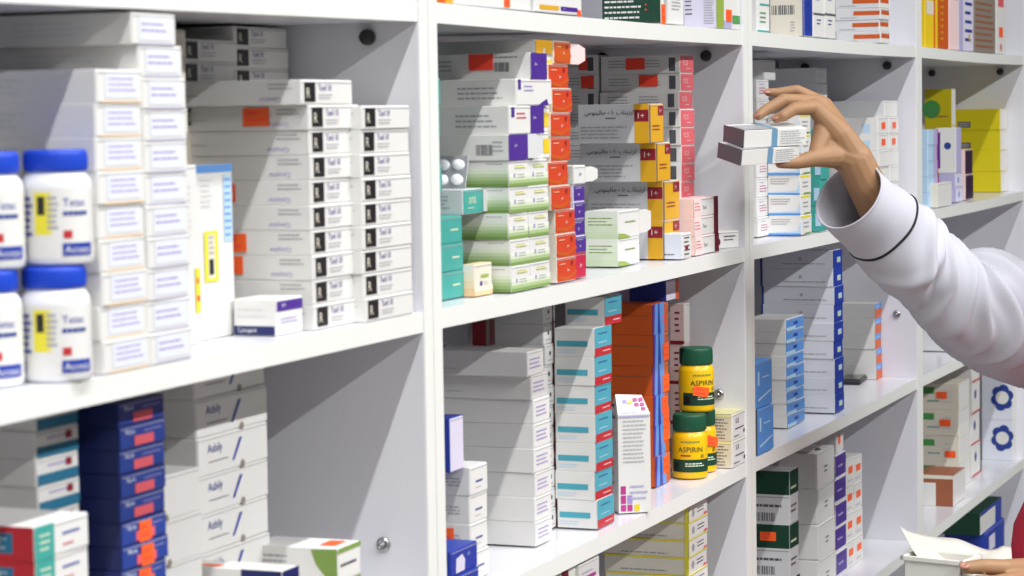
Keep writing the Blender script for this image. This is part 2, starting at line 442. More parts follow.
poly_white = material('white_plastic', '#e9eaec', rough=.3, noise=.01)
poly_blue = material('blue_plastic', '#1c46c4', rough=.4, noise=.03)
R1, H1 = .0207, .0672
bb, bc, hb = bottle_meshes(R1, H1, .2, poly_white, poly_blue, .9)
def yaw_to_cam(p): return math.atan2(CAM.y-p.y, CAM.x-p.x)
lblue = wrap(R1, H1, [('r', .39, .34, .47, .94, 'lemon'), ('r', .405, .62, .44, .88, 'black'), ('l', .45, .4, .5, .9, 6, 'midgrey'),
                      ('t', .52, .74, .11, 'Tetac', 'royal'), ('l', .52, .58, .66, .7, 1, 'navy'), ('r', .52, .29, .56, .4, 'red'), ('r', .515, .04, .67, .22, 'royal'),
                      ('t', .525, .08, .1, 'Access', 'white'), ('l', .3, .3, .38, .9, 6, 'royal'), ('r', .2, .04, .34, .22, 'royal')], 'white', 0, 2*PI, .004, hb*.84)
def white_bottle(px, pyb, base_z, label, dz=0):
    p = at_z(px, pyb, Z1) if base_z is None else base_z
    p = p+Vector((0, 0, .0004)); o = obj('pill_bottle', bb, loc=p); o.rotation_euler.z = yaw_to_cam(p)+PI+random.uniform(-.06, .06)
    obj('cap', bc, o); obj('label', lblue, o)
    tag(o, label, 'bottle', 'white bottles with blue caps'); return p
p = white_bottle(57, 380, None, 'white bottle with blue cap and yellow sticker, lower of the right pair')
white_bottle(0, 0, p+Vector((.005, .0, H1+.0003)), 'white bottle with blue cap and yellow sticker, stacked on the right pair')
q = p+Vector((-.0405, -.0045, 0)); q.z = Z1
q = at_z(-12, 386, Z1)
white_bottle(0, 0, q, 'white bottle with blue cap cut by the photo edge, lower one')
white_bottle(0, 0, q+Vector((.005, 0, H1+.0003)), 'white bottle with blue cap cut by the photo edge, upper one')

# ================================================================ BAY 1, lower shelf
stack(N, 'grey-white carton with blue band, {o} of the leftmost lower pile', 'cartons with blue band', 45, 405, Z2, hid=8, rx=82, lx=-15, y0=.055, per=28, front='white',
   PF=[('r', 'F', .02, .03, .98, .42, 'darkteal'), ('l', 'F', .25, .6, .75, .8, 1, 'lilacink'), ('r', 'F', .68, .55, .82, .82, 'darkred')])
stack(N, 'red-sided white carton at the bottom left corner, {o} one', 'red-sided cartons', 43, 528, Z2, hid=6, rx=92, d=.07, y0=.008, per=36, base='white', front='white', ords=['upper', 'middle', 'lowest', 'hidden'],
   P=[('r', 'S', 0, 0, 1, 1, 'red'), ('r', 'S', .35, .2, .8, .8, 'darkteal'), ('l', 'S', .4, .3, .75, .7, 3, 'lightgrey')],
   PF=[('r', 'F', .0, 0, .35, 1, 'teal'), ('l', 'F', .08, .2, .3, .8, 3, 'palegreen'), ('l', 'F', .5, .5, .85, .7, 1, 'royal'), ('l', 'F', .5, .2, .75, .35, 1, 'crimson')])
NB_F = [('t', 'F', .12, .62, .2, 'Plarox', 'bluewhite'), ('l', 'F', .5, .6, .9, .7, 1, 'lilac'), ('r', 'F', .3, .1, .72, .5, 'pink')]
ob = dict(w=.015, h=.013)
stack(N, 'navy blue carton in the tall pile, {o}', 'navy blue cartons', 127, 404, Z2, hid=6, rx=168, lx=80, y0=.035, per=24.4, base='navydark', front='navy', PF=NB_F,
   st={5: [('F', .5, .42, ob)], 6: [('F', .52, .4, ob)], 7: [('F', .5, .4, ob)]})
AS_F = [('t', 'F', .13, .5, .3, 'Asbily', 'navy'), ('p', 'F', [(.47, .22), (.5, .22), (.62, .78), (.58, .78)], 'royal'), ('l', 'F', .14, .3, .42, .38, 1, 'ink'), ('e', 'F', .62, .06, .11, 'taupe')]
stack(N, 'white carton with a blue slash logo, {o} of the right pile', 'white cartons with blue slash', 202, 362, Z2, hid=2, rx=269, d=.1, y0=.08, per=39.3, PF=AS_F, bev=.001)
stack(N, 'white carton with thumb notch, {o}, tucked before the slash-logo pile', 'white cartons with thumb notch', 157, 481, Z2, hid=2, rx=203, d=.1, y0=.06, per=43, PF=[('e', 'F', .3, .05, .1, 'taupe')])
stack(N, 'white and green carton at the bottom beside the divider, {o}', 'white and green cartons', 339, 550, Z2, hid=1, rx=361, lx=252, y0=.018, per=31, ords=['upper', 'lower', 'third', 'fourth'],
   P=[('p', 'S', [(.7, .95), (.76, .5), (.85, .2), (.92, 0), (1, 0), (1, 1)], 'olive'), ('l', 'S', .08, .3, .5, .8, 3, 'midgrey'), ('r', 'T', .3, .1, .8, .28, 'sticker')],
   PF=[('l', 'F', .1, .35, .8, .6, 1, 'ink'), ('r', 'F', 0, .85, 1, 1, 'olive')])
stack(N, 'white and purple carton lowest in front of the slash-logo pile', None, 284, 572, Z2, rx=299, lx=178, y0=.004, n=1, P=[('r', 'S', .62, .3, 1, 1, 'navydark'), ('l', 'S', .1, .5, .5, .9, 3, 'lilacink'), ('r', 'T', .1, .6, .4, .8, 'sticker')], PF=[('r', 'F', 0, .4, 1, 1, 'navydark')])

# ================================================================ BAY 2, top shelf
H0 = -12
stack(N, 'orange and yellow carton on the top shelf next to the post', None, 438, -30, Z0, rx=452, y0=.006, d=.06, base='gold', front='gold', PF=[('r', 'F', 0, 0, .45, 1, 'orange'), ('l', 'F', .5, .1, .9, .9, 7, 'orange')])
stack(N, 'white carton with orange sticker on the top shelf', None, 455, -24, Z0, rx=530, y0=.004, d=.06, st={0: [('F', .66, .3, dict(w=.012, h=.011))]}, PF=[('l', 'F', .1, .3, .5, .8, 5, 'midgrey')])
stack(N, 'white carton with gold and purple patches on the top shelf', None, 534, -18, Z0, rx=581, y0=.003, d=.06, PF=[('r', 'F', .1, .1, .5, .25, 'gold'), ('r', 'F', .54, .1, .9, .25, 'purple'), ('t', 'F', .6, .14, .05, 'TW', 'white'), ('l', 'F', .1, .5, .9, .9, 5, 'midgrey')],
   st={0: [('F', .93, .06, dict(w=.008, h=.006))]})
stack(N, 'dark green carton with white print on the top shelf', None, 654, -20, Z0, rx=663, lx=602, y0=.002, base='darkgreen', front='darkgreen', P=[('l', 'S', .05, .06, .8, .95, 7, 'white'), ('e', 'S', .85, .42, .02, 'redsticker'), ('e', 'S', .85, .3, .02, 'redsticker')],
   PF=[('r', 'F', .62, 0, 1, 1, 'white')], st={0: [('F', .9, .2, dict(w=.012, h=.02))]})
stack(N, 'white carton between the green cartons on the top shelf', None, 668, -10, Z0, rx=683, d=.06, y0=.006, PF=[('l', 'F', .2, .4, .8, .9, 5, 'midgrey')])
stack(N, 'grey-white carton with green end and orange sticker on the top shelf', None, 716, -14, Z0, rx=741, lx=684, y0=.003, base='palelilac', front='white',
   P=[('l', 'S', .04, .3, .26, .9, 6, 'ink'), ('l', 'S', .62, .08, .94, .95, 14, 'midgrey')],
   PF=[('r', 'F', 0, 0, .3, 1, 'lime'), ('r', 'F', .3, .02, .62, .2, 'lilac'), ('r', 'F', .66, .14, .98, .34, 'green'), ('t', 'F', .72, .2, .06, '10', 'white')], st={0: [('F', .5, .32, dict(w=.02, h=.013))]})
# bay 3 top shelf
stack(N, 'pale green and white carton on the top shelf right of the second post', None, 757, -12, Z0, rx=769, y0=.012, d=.05, front='white', PF=[('r', 'F', 0, .02, 1, .06, 'teal'), ('r', 'F', .2, .62, 1, .66, 'teal'), ('l', 'F', .2, .2, .7, .5, 3, 'green')])
stack(N, 'large cream carton with bar code and blue edge on the top shelf', None, 804, -16, Z0, rx=812, lx=770, y0=.004, base='cream', front='royal', P=[('b', 'S', .05, .42, .72, .6), ('l', 'S', .6, .08, .75, .3, 4, 'midgrey'), ('r', 'S', .96, 0, 1, 1, 'royal')], PF=[('l', 'F', .3, .1, .7, .9, 12, 'navy')])
WF = [('l', 'F', .3, .5, .7, .8, 2, 'royal'), ('r', 'F', 0, .93, 1, 1, 'darkgrey')]
stack(N, 'small white carton beside the blue edge on the top shelf, {o} of three, left', 'small white top-shelf cartons', 813, -11, Z0, rx=824, y0=.004, d=.05, n=2, PF=WF, ords=['upper', 'lower', 'third'])
stack(N, 'small white carton next to the grey ones on the top shelf, {o} one, right', 'small white top-shelf cartons', 824.4, -11, Z0, rx=835, y0=.004, d=.05, n=2, PF=WF, ords=['upper', 'lower', 'third'])
OB = [('r', 'S', .4, .4, 1, .75, 'orange'), ('l', 'S', .1, .1, .5, .3, 1, 'midgrey')]
stack(N, 'grey-white carton with orange band on the top shelf, {o}', 'orange-banded top-shelf cartons', 880, -4, Z0, rx=889.5, lx=836, y0=.004, n=4, base='lightgrey', front='white', P=OB, PF=[('r', 'F', .1, .45, .9, .8, 'orange')])
# bay 4 top shelf
stack('book', 'thin yellow carton on the top shelf of the far bay', None, 925, -20, Z0, rx=934, y0=.008, d=.08, base='yellow', front='yellow', PF=[('r', 'F', .1, .5, .9, .7, 'cream')], cat='box')
stack(N, 'orange carton with yellow marks on the top shelf of the far bay', None, 934.5, -20, Z0, rx=948, y0=.006, d=.08, base='orange', front='orange', PF=[('l', 'F', .4, .1, .65, .95, 9, 'gold'), ('r', 'F', 0, 0, .18, 1, 'yellow')])
stack(N, 'pinkish white carton on the top shelf of the far bay', None, 949, -14, Z0, rx=958, y0=.007, d=.08, base='palepink', PF=[('r', 'F', .0, .8, 1, 1, 'brown')])
stack(N, 'purple-edged white carton on the top shelf of the far bay', None, 959, -18, Z0, rx=973, y0=.006, d=.08, base='palelilac', PF=[('r', 'F', 0, 0, .25, 1, 'lilac'), ('l', 'F', .4, .1, .9, .9, 6, 'navy'), ('e', 'F', .7, .2, .06, 'gold')])
stack('paper_bundle', 'grey-brown bundle of papers on the top shelf of the far bay', None, 974, -10, Z0, rx=995, y0=.008, d=.1, base='taupe', front='taupe', PF=[('l', 'F', .05, .05, .95, .95, 9, 'brown')], cat='papers')
stack(N, 'white carton with red mark at the right end of the top shelf', None, 996, -14, Z0, rx=1005, y0=.008, d=.05, PF=[('r', 'F', .2, .7, .8, 1, 'pink'), ('r', 'F', .3, .25, .7, .4, 'sticker'), ('e', 'F', .5, .1, .06, 'orange')])

# ================================================================ BAY 2, middle shelf
TEALF = [('l', 'F', .5, .4, .9, .6, 1, 'palegreen')]
tl = stack(N, 'teal carton beside the first post, {o} of the pile', 'teal cartons', 440, 218, Z1, rx=463, yb=301.5, d=.06, n=3, base='teal', front='teal', PF=TEALF)
an = stack(N, 'grey carton with teal end pulled out from the teal pile', None, 463, 190, Z1, rx=483, y0=tl['Y']-.001, d=.06, base='lightgrey', front='teal', base_z=tl['top'], P=[('l', 'S', .3, .2, .8, .8, 4, 'midgrey')], PF=[('t', 'F', .25, .42, .26, 'ana', 'palegreen'), ('l', 'F', .2, .2, .6, .3, 1, 'palegreen')])
stack(N, 'teal carton squeezed against the first post, {o} on the pile', 'upper teal cartons', 431, 78, Z1, rx=441, y0=.004, d=.06, base_z=an['top'], n=4, base='teal', front='teal')
GA = ['#6f8f4c', '#8aa76a', '#a5bd8a', '#bfd0aa', '#d8e2ca', '#e4e8dc', '#e6e6e0', '#e6e6e0']
GB = ['#e4e6dc', '#9db868', '#8fb05a', '#d4dfbe']
GP = [('g', 'S', 0, 0, 1, 1, GA), ('l', 'S', .55, .82, .9, .92, 1, 'midgrey')]
GF = [('g', 'F', 0, 0, 1, .5, ['#7d9c56', '#a9c088', '#d5e0c4', '#e4e8dc']), ('r', 'F', .3, .7, .8, .78, 'paleyellow'), ('l', 'F', .3, .66, .85, .82, 2, 'lime'), ('r', 'F', .22, .34, .3, .5, 'lilacink'), ('l', 'F', .4, .3, .8, .5, 2, 'midgrey')]
gA = stack(N, 'white carton with green fade, {o} of the left pile', 'green faded cartons', 511, 161, Z1, rx=529, lx=462, yb=293, n=5, P=GP, PF=GF)
gB = stack(N, 'white carton with green fade, {o} of the right pile', 'green faded cartons', 530, 160, Z1, rx=548.5, yb=289, d=.07, n=5, P=GP, PF=GF)
stack(N, 'white carton with yellow patch above the green faded pile, {o}', 'yellow-patched cartons', 531.5, 53, Z1, rx=551, y0=gB['Y']+.004, d=.07, base_z=gB['top'], n=4, front='white', PF=[('r', 'F', .55, .2, 1, .75, 'yellow'), ('l', 'F', .3, .3, .5, .7, 2, 'olive')])
LP = [('l', 'S', .3, .2, .85, .75, 3, 'midgrey')]
def white_purple(label, cx, yt, rx, base_z, P, PF, dy=0, st={}, lx=433):
    return stack(NL, label, None, cx, yt, Z1, rx=rx, lx=lx, y0=gA['Y']+dy, base_z=base_z, P=P, PF=PF, st=st, jit=0)
wD = white_purple('long grey carton with bar code and open purple end above the green pile', 508, 135, 527, gA['top'], [('b', 'S', .58, .2, .8, .62), ('l', 'S', .8, .3, .95, .8, 3, 'midgrey')], [('r', 'F', 0, 0, 1, 1, 'purple'), ('t', 'F', .3, .5, .14, 'Jane', 'white')])
wC = white_purple('long white carton with purple end, third from the shelf above', 509, 106, 543, wD['top'], LP, [('r', 'F', .6, 0, 1, 1, 'purple'), ('r', 'F', .05, .6, .14, .95, 'purple'), ('l', 'F', .2, .5, .5, .8, 2, 'crimson'), ('t', 'F', .68, .5, .14, 'Jane', 'white')])
wB = white_purple('long white carton jutting out furthest with purple corner mark', 516, 79, 551, wC['top'], LP, [('r', 'F', .04, .6, .12, .98, 'purple'), ('p', 'F', [(.6, 0), (.9, 0), (.85, .25), (.7, .12)], 'purple'), ('l', 'F', .2, .5, .5, .8, 2, 'lilacink')])
wA = white_purple('long grey-white carton with purple end and red sticker', 530, 53, 546, wB['top'], [('b', 'S', .62, .3, .78, .66), ('l', 'S', .02, .3, .2, .8, 3, 'midgrey'), ('l', 'S', .6, .8, .92, .9, 1, 'ink')], [('r', 'F', 0, 0, 1, 1, 'purple'), ('t', 'F', .25, .5, .14, 'Jane', 'white')],
   st={0: [('S', .48, .68, dict(w=.023, h=.014, c='redsticker'))]}, lx=437)
white_purple('dark-looking carton with yellow end right under the top shelf', 535, 40, 551, wA['top'], [], [('r', 'F', 0, 0, 1, 1, 'gold'), ('e', 'F', .5, .2, .25, 'cream')], dy=.004)
stack(N, 'small peach carton standing before the green pile', None, 474, 265, Z1, rx=491.5, lx=462, yb=297, n=1, base='peach', front='cream', P=[('g', 'S', 0, 0, 1, 1, ['#eec293', '#efd0ad', '#f0ddc6', '#efe4d6'])], PF=[('g', 'F', 0, 0, 1, .3, ['#eec293', '#f0ddc6']), ('r', 'F', .35, .55, .8, .65, 'lime'), ('r', 'F', .3, .3, .42, .45, 'purple'), ('l', 'F', .5, .3, .8, .45, 2, 'midgrey')])
OF = [('p', 'F', [(0, .15), (.5, .05), (1, .3), (1, .45), (.5, .2), (0, .3)], 'orange'), ('t', 'F', .5, .38, .16, 'jan', 'white'), ('l', 'F', .1, .7, .4, .8, 1, 'peach'), ('e', 'F', .75, .75, .1, 'darkred')]
oc = stack(N, 'orange-red carton in the tall pile, {o}', 'orange-red cartons', 557, 64, Z1, rx=574.5, lx=546, yb=283.5, n=9, base='cream', front='orangered', PF=OF, shift={0: -.012, 1: -.004, 2: -.008, 3: -.008, 4: -.014, 5: -.012})
dO = stack(N, 'deep orange carton with open cream flap on top of the orange-red pile', None, 554, 41, Z1, rx=570, lx=540, y0=oc['Y'], base_z=oc['top'], base='cream', front='orange', PF=OF)
rc = stack(N, 'dark red carton at the foot of the purple pile', None, 574.8, 254, Z1, rx=585.5, yb=279, d=.06, n=1, base='crimson', front='crimson', PF=[('t', 'F', .4, .4, .2, 'jan', 'white')])
pc = stack(N, 'purple carton in the narrow pile, {o}', 'purple cartons', 575, 185, Z1, rx=585.5, y0=rc['Y'], d=.06, base_z=rc['top'], n=4, base='palelilac', front='purple', PF=[('t', 'F', .35, .3, .2, 'jan', 'white'), ('l', 'F', .1, .7, .7, .85, 1, 'lilac')])
ow = stack(N, 'white carton with torn open end on the purple pile', None, 574, 166, Z1, rx=585, y0=rc['Y'], d=.06, base_z=pc['top'], PF=[('t', 'F', .4, .4, .25, 'jan', 'purple')])
for i, zz in enumerate((3, 5)):
    pass
PK_S = [('r', 'S', .86, .12, .94, .86, 'darkgrey'), ('l', 'S', .1, .3, .4, .8, 3, 'midgrey'), ('l', 'S', .5, .3, .8, .8, 3, 'midgrey')]
PK_F = [('t', 'F', .18, .44, .26, 'PZ.35', 'palepink'), ('l', 'F', .4, .2, .7, .32, 1, 'palepink')]
rs = dict(w=.021, h=.012, c='redsticker')
pk = stack(NL, 'long carton with pink-red end, {o} of the tall pile', 'cartons with pink-red ends', 683, 55, Z1, rx=695, lx=603, yb=254, n=11, P=PK_S, PF=PK_F, base='white', front='pink', st={0: [('S', .44, .55, rs)], 1: [('S', .6, .6, rs)]}, shift={2: -.004, 3: -.002})
stack(NL, 'grey-looking carton at the back left of the pink-red pile, {o}', 'cartons behind the pink-red pile', 601, 55, Z1, w=pk['w'], y0=pk['Y']+pk['d']+.003, d=.085, n=11, P=PK_S, base='white', flap=False, st={0: [('S', .8, .5, dict(w=.01, h=.013, c='redsticker'))], 1: [('S', .85, .5, dict(w=.014, h=.013, c='redsticker'))]})
YS = [('r', 'S', .8, 0, 1, 1, 'gold'), ('r', 'S', .8, .55, 1, .85, 'darkred'), ('t', 'S', .85, .63, .14, '1+', 'cream'),
      ('t', 'S', .1, .7, .155, '\ufeb1\ufeee\ufee8\ufef4\ufedf\ufe8e\ufe9f - \u0661\u0660 \ufe8f\ufe8e\ufe98\ufef4\ufee7\ufead\ufe8d', 'black'), ('l', 'S', .4, .6, .55, .68, 1, 'ink'), ('l', 'S', .04, .1, .74, .46, 4, 'midgrey')]
YF = [('r', 'F', .6, .7, .98, .95, 'darkred'), ('t', 'F', .7, .76, .12, '1+', 'cream'), ('l', 'F', .2, .3, .8, .48, 2, 'darkred'), ('r', 'F', 0, 0, .05, 1, 'darkgrey')]
y4 = stack(N, 'yellow-ended carton with dark red panel, bottom of the yellow pile', None, 663, 221, Z1, rx=679, lx=590, yb=259.5, base='lightgrey', front='gold', P=YS, PF=YF)
y3 = stack(N, 'yellow-ended carton with dark red panel, second from the shelf', None, 663, 181.5, Z1, rx=679, lx=588.5, y0=y4['Y'], base_z=y4['top'], base='lightgrey', front='gold', P=YS, PF=YF)
y2 = stack(N, 'yellow-ended carton with dark red panel, third from the shelf', None, 656, 143, Z1, rx=670, lx=580, y0=y4['Y'], base_z=y3['top'], base='lightgrey', front='gold', P=YS, PF=YF)
stack(N, 'yellow-ended carton with dark red panel, top of the yellow pile', None, 649, 104, Z1, rx=663, lx=578, y0=y4['Y'], base_z=y2['top'], base='lightgrey', front='gold', P=YS, PF=YF)
WG_P = [('g', 'S', 0, 0, 1, 1, ['#cfdfbc', '#d6e2c6', '#dde6d0', '#e2e8da']), ('l', 'S', .1, .45, .85, .8, 3, 'olive')]
WG_F = [('p', 'F', [(0, 0), (.6, 0), (.3, .15), (0, .2)], 'lime'), ('l', 'F', .3, .5, .8, .65, 1, 'olive')]
wg = stack(N, 'pale green and white carton standing lower at the shelf front', None, 618, 239.5, Z1, rx=639, lx=586, yb=267, P=WG_P, PF=WG_F)
wg2 = stack(N, 'pale green and white carton with open flap on its twin', None, 618, 211.5, Z1, rx=639, lx=585, y0=wg['Y'], base_z=wg['top'], P=WG_P, PF=WG_F)
stack(N, 'greyish white carton lying right of the pale green pair', None, 682, 234.5, Z1, rx=691, lx=637, yb=260, base='bluewhite', front='white', P=[('l', 'S', .4, .12, .85, .24, 1, 'ink')], PF=[('l', 'F', .2, .1, .8, .9, 5, 'ink'), ('r', 'F', .3, .35, .6, .5, 'darkred')])
TF = [('r', 'F', .82, 0, 1, 1, 'maroon'), ('t', 'F', .36, .38, .2, 'Tarol', 'ink'), ('g', 'F', 0, 0, .3, 1, ['#efd5d2', '#f0dcd8']), ('l', 'F', .03, .3, .26, .8, 3, 'pink')]
stack(N, 'white carton with maroon edge beside the divider, {o} of three', 'white cartons with maroon edge', 694.5, 199, Z1, rx=718, yb=256, d=.06, n=3, PF=TF, base='palepink', front='white', ords=['top', 'middle', 'bottom'])
c = at_z(726, 249, Z1)
def loose(name, label, c, w, d, h, rz, base, P=(), front=None, PF=(), rx=0, ry=0, cat='box', bev=.0006, st=()):
    o = obj(name, carton_mesh(w, d, h, base, P, bev)); o.location = c; o.rotation_euler = (rx, ry, rz)
    f = obj('end_flap', flap_mesh(w, d, h, front or base, PF), o)
    for s_ in st: sticker(o, s_[0], s_[1], s_[2], (w, d, h), **s_[3])
    return tag(o, label, cat)
loose(N, 'white carton with maroon stripe lying askew against the divider', c+Vector((.02, .03, 0)), .05, .055, .019, -.45, 'white', front='white', PF=[('r', 'F', .0, 0, .15, 1, 'maroon'), ('l', 'F', .5, .4, .9, .8, 2, 'ink'), ('e', 'F', .3, .4, .22, 'darkred')])
# ================================================================ BAY 2, lower shelf
MW_S = [('l', 'S', .1, .25, .3, .32, 1, 'midgrey')]
MW_F = [('l', 'F', .1, .25, .85, .75, 3, 'lilacink')]
mn = stack(NL, 'plain white long carton in the lower tall pile, {o}', 'plain white long cartons', 536, 351, Z2, rx=550.5, lx=441, yb=547, n=8, P=MW_S, PF=MW_F, shift={0: -.016, 1: -.003})
st_ = stack(N, 'white carton with wavy maroon edge, {o} of the narrow pile', 'white cartons with maroon wavy edge', 547, 304, Z2, rx=557, yb=531, d=.1, n=11, base='lightgrey', front='white',
   PF=[('p', 'F', [(.68, 0), (.88, 0), (.8, .5), (.88, 1), (.68, 1), (.74, .5)], 'maroon'), ('e', 'F', .4, .55, .12, 'ink'), ('l', 'F', .2, .15, .6, .3, 1, 'midgrey')])
TW_S = [('r', 'S', .06, .36, .84, .56, 'tealblue'), ('l', 'S', .08, .1, .55, .28, 2, 'paleblue')]
TW_F = [('r', 'F', 0, .3, 1, 1, 'tealblue'), ('r', 'F', 0, 0, 1, .3, 'red'), ('l', 'F', .2, .72, .8, .84, 1, 'navy'), ('l', 'F', .2, .42, .8, .52, 1, 'paleblue'), ('l', 'F', .45, .1, .9, .2, 1, 'palepink')]
tw = stack(N, 'white carton with teal bar and red-footed end, {o}', 'white cartons with teal bar', 597, 300, Z2, rx=611.8, lx=556, yb=529.5, n=8, P=TW_S, PF=TW_F, shift={0: .03})
OR_F = [('r', 'F', .0, 0, .72, 1, 'skyblue'), ('p', 'F', [(.3, 0), (.5, 0), (.42, 1), (.34, 1)], 'royal'), ('p', 'F', [(.0, 0), (.1, 0), (.16, 1), (0, 1)], 'purple'), ('l', 'F', .6, .3, .95, .6, 2, 'redsticker')]
osx = dict(w=.02, h=.018)
orr = stack(N, 'orange carton with blue striped end, {o}', 'orange cartons with blue ends', 654.5, 305, Z2, rx=669, lx=608, yb=488, n=6, base='orange', front='orange', PF=OR_F, P=[('r', 'S', .1, .62, .9, .65, 'brown')],
   st={1: [('F', .8, .35, osx)], 2: [('F', .8, .3, osx)], 3: [('F', .75, .6, osx), ('F', .8, .2, osx)], 4: [('F', .8, .7, osx)], 5: [('F', .7, .62, osx)]})
bl = stack(N, 'royal blue carton with pale end on top of the orange pile', None, 666, 281, Z2, rx=678, lx=600, y0=orr['Y']-.001, base_z=orr['top'], base='royal', front='palelilac', P=[('r', 'S', 0, 0, .45, 1, 'lilac')], PF=[('r', 'F', .75, 0, 1, 1, 'orange')])
stack(N, 'pale pink carton with dark red marks behind the upper aspirin bottle, {o}', 'pale pink cartons', 686, 304, Z2, hid=1, rx=690.5, lx=671, y0=.06, per=45, base='palepink', front='white', P=[('l', 'S', .35, .25, .7, .85, 4, 'darkred'), ('r', 'S', 0, 0, 1, .08, 'darkred')])
# aspirin bottles
asp_yellow = material('yellow_plastic', '#eebf10', rough=.28, noise=.02, spec=.5)
asp_green = material('green_cap_plastic', '#16523a', rough=.42, noise=.05)
R2, H2 = .0192, .0688
ab, ac, ahb = bottle_meshes(R2, H2, .275, asp_yellow, asp_green, .93)
# the printed sleeve covers 2*PI; u=.5 faces local -x
def asp_label():
    return wrap(R2, H2, [('r', .3, .06, .7, .40, 'darkgreen'), ('l', .44, .2, .62, .32, 2, 'palegreen'), ('t', .375, .6, .14, 'ASPIRIN', 'darkgreen'), ('t', .585, .44, .1, '81', 'darkgreen'),
        ('l', .4, .84, .6, .92, 1, 'olive'), ('l', .4, .47, .5, .55, 1, 'darkred'), ('r', .31, .1, .37, .3, 'black')], None, 0, 2*PI, .005, ahb*.9)
al = asp_label()
def aspirin(px, pyb, base_p, label, turn, stick=None):
    p = at_z(px, pyb, Z2) if base_p is None else base_p
    p = p+Vector((0, 0, .0004)); o = obj('aspirin_bottle', ab, loc=p); o.rotation_euler.z = yaw_to_cam(p)+PI+turn
    obj('cap', ac, o); obj('label', al, o)
    if stick:
        s = obj('price_sticker', sticker_mesh(.017, .0105, 'sticker'), o)
        t = PI+stick[0]; s.location = ((R2+.001)*math.cos(t), (R2+.001)*math.sin(t), stick[1]); s.rotation_euler = (Matrix.Rotation(t+PI/2, 3, 'Z') @ Matrix.Rotation(stick[2], 3, 'Y')).to_euler()
    tag(o, label, 'bottle', 'yellow aspirin bottles'); return p
p1 = aspirin(690, 477, None, 'yellow aspirin bottle with green cap standing in front at the bottom', .12)
p2 = p1+Vector((.046, .004, 0)); p2.z = Z2
aspirin(0, 0, p2, 'yellow aspirin bottle mostly hidden behind the front one', .3, (.5, .034, .2))
p3 = p1+(p2-p1)*.5+Vector((-.001, -.004, 0)); p3.z = Z2+H2+.0004
q3 = at_d(696.5, 400, (p3-CAM).dot(CF)); p3.x, p3.y = q3.x, q3.y
aspirin(0, 0, p3, 'yellow aspirin bottle with orange sticker stacked on the other two', .45, (-.2, .0225, .17))
cr = stack(N, 'cream carton with rows of black print beside the aspirin, {o} one', 'cream printed cartons', 732, 417, Z2, rx=745.5, lx=701, yb=471, n=2, base='cream', front='white', ords=['upper', 'lower', 'third'],
   P=[('l', 'S', .1, .06, .92, .86, 7, 'ink'), ('r', 'S', 0, .9, 1, 1, 'paleyellow'), ('r', 'T', 0, 0, 1, 1, 'paleyellow')], PF=[('t', 'F', .25, .62, .2, 'K.R', 'ink'), ('l', 'F', .2, .35, .9, .5, 1, 'ink'), ('e', 'F', .85, .25, .08, 'black'), ('l', 'F', .1, .1, .5, .22, 1, 'darkgrey')])
# white gable-topped carton turned towards the aisle
gw, gd, gh = .033, .03, .116
cgl = at_z(619, 513.5, Z2)
mb = MB()
hb_ = gh*.84
vs = [(-gw/2, -gd/2, 0), (gw/2, -gd/2, 0), (gw/2, gd/2, 0), (-gw/2, gd/2, 0), (-gw/2, -gd/2, hb_), (gw/2, -gd/2, hb_), (gw/2, gd/2, hb_), (-gw/2, gd/2, hb_), (-gw/2+.002, 0, gh), (gw/2-.004, 0, gh*.985)]
mb.add(vs, [(3, 2, 1, 0), (0, 1, 5, 4), (1, 2, 6, 5), (2, 3, 7, 6), (3, 0, 4, 7), (4, 5, 9, 8), (6, 7, 8, 9), (5, 6, 9), (7, 4, 8)], pm('white'))
sq = [('r', 'F', .06, .16, .22, .23, 'magenta'), ('r', 'F', .06, .08, .22, .15, 'magenta'), ('r', 'F', .06, .015, .22, .07, 'magenta'), ('r', 'F', .26, .08, .42, .15, 'lilacink'), ('r', 'F', .26, .015, .42, .07, 'magenta'),
      ('r', 'F', .48, .015, .64, .07, 'yellow'), ('l', 'F', .15, .42, .9, .8, 11, 'grey'), ('l', 'F', .35, .1, .9, .25, 3, 'lilac'), ('r', 'F', .02, .815, .98, .83, 'lilac'),
      ('r', 'S', .3, .9, .7, .92, 'maroon'), ('r', 'S', .3, .8, .8, .82, 'darkgrey'), ('l', 'S', .2, .2, .6, .7, 6, 'midgrey')]
prints(mb, sq, gw, gd, gh)
def roof(u0, v0, u1, v1, c):
    P0 = Vector(vs[4]); U = Vector(vs[5])-P0; V = Vector(vs[8])-P0; nn = U.cross(V).normalized()*.0004
    mb.add([P0+U*a_+V*b_+nn for a_, b_ in ((u0, v0), (u1, v0), (u1, v1), (u0, v1))], [(0, 1, 2, 3)], pm(c))
for u, v, cc in ((.2, .55, 'lilacink'), (.36, .5, 'yellow'), (.52, .62, 'magenta'), (.7, .62, 'magenta'), (.55, .38, 'magenta'), (.72, .38, 'magenta'), (.74, .16, 'magenta')): roof(u, v, u+.13, v+.16, cc)
roof(.1, .05, .6, .1, 'lilac')
g = obj('medicine_carton', mb.mesh('gable_carton')); ang = -.95
ca, sa = math.cos(ang), math.sin(ang)
g.location = (cgl.x+gw/2*ca-gd/2*sa*1-.0, cgl.y+gw/2*sa+gd/2*ca, Z2); g.rotation_euler = (0, 0, ang)
tag(g, 'tall white carton with magenta and yellow squares and sloped top', 'box')
lf = stack(N, 'white grey-lined carton at the first post, {o} of the low pile', 'low white cartons at the post', 472, 468, Z2, rx=488, d=.07, y0=.026, per=29, P=[('l', 'S', .2, .3, .95, .65, 3, 'midgrey')], PF=[('l', 'F', .3, .35, .8, .55, 1, 'navy'), ('l', 'F', .3, .2, .6, .28, 1, 'midgrey')],
   st={2: [('S', .7, .6, dict(w=.013, h=.012))]})
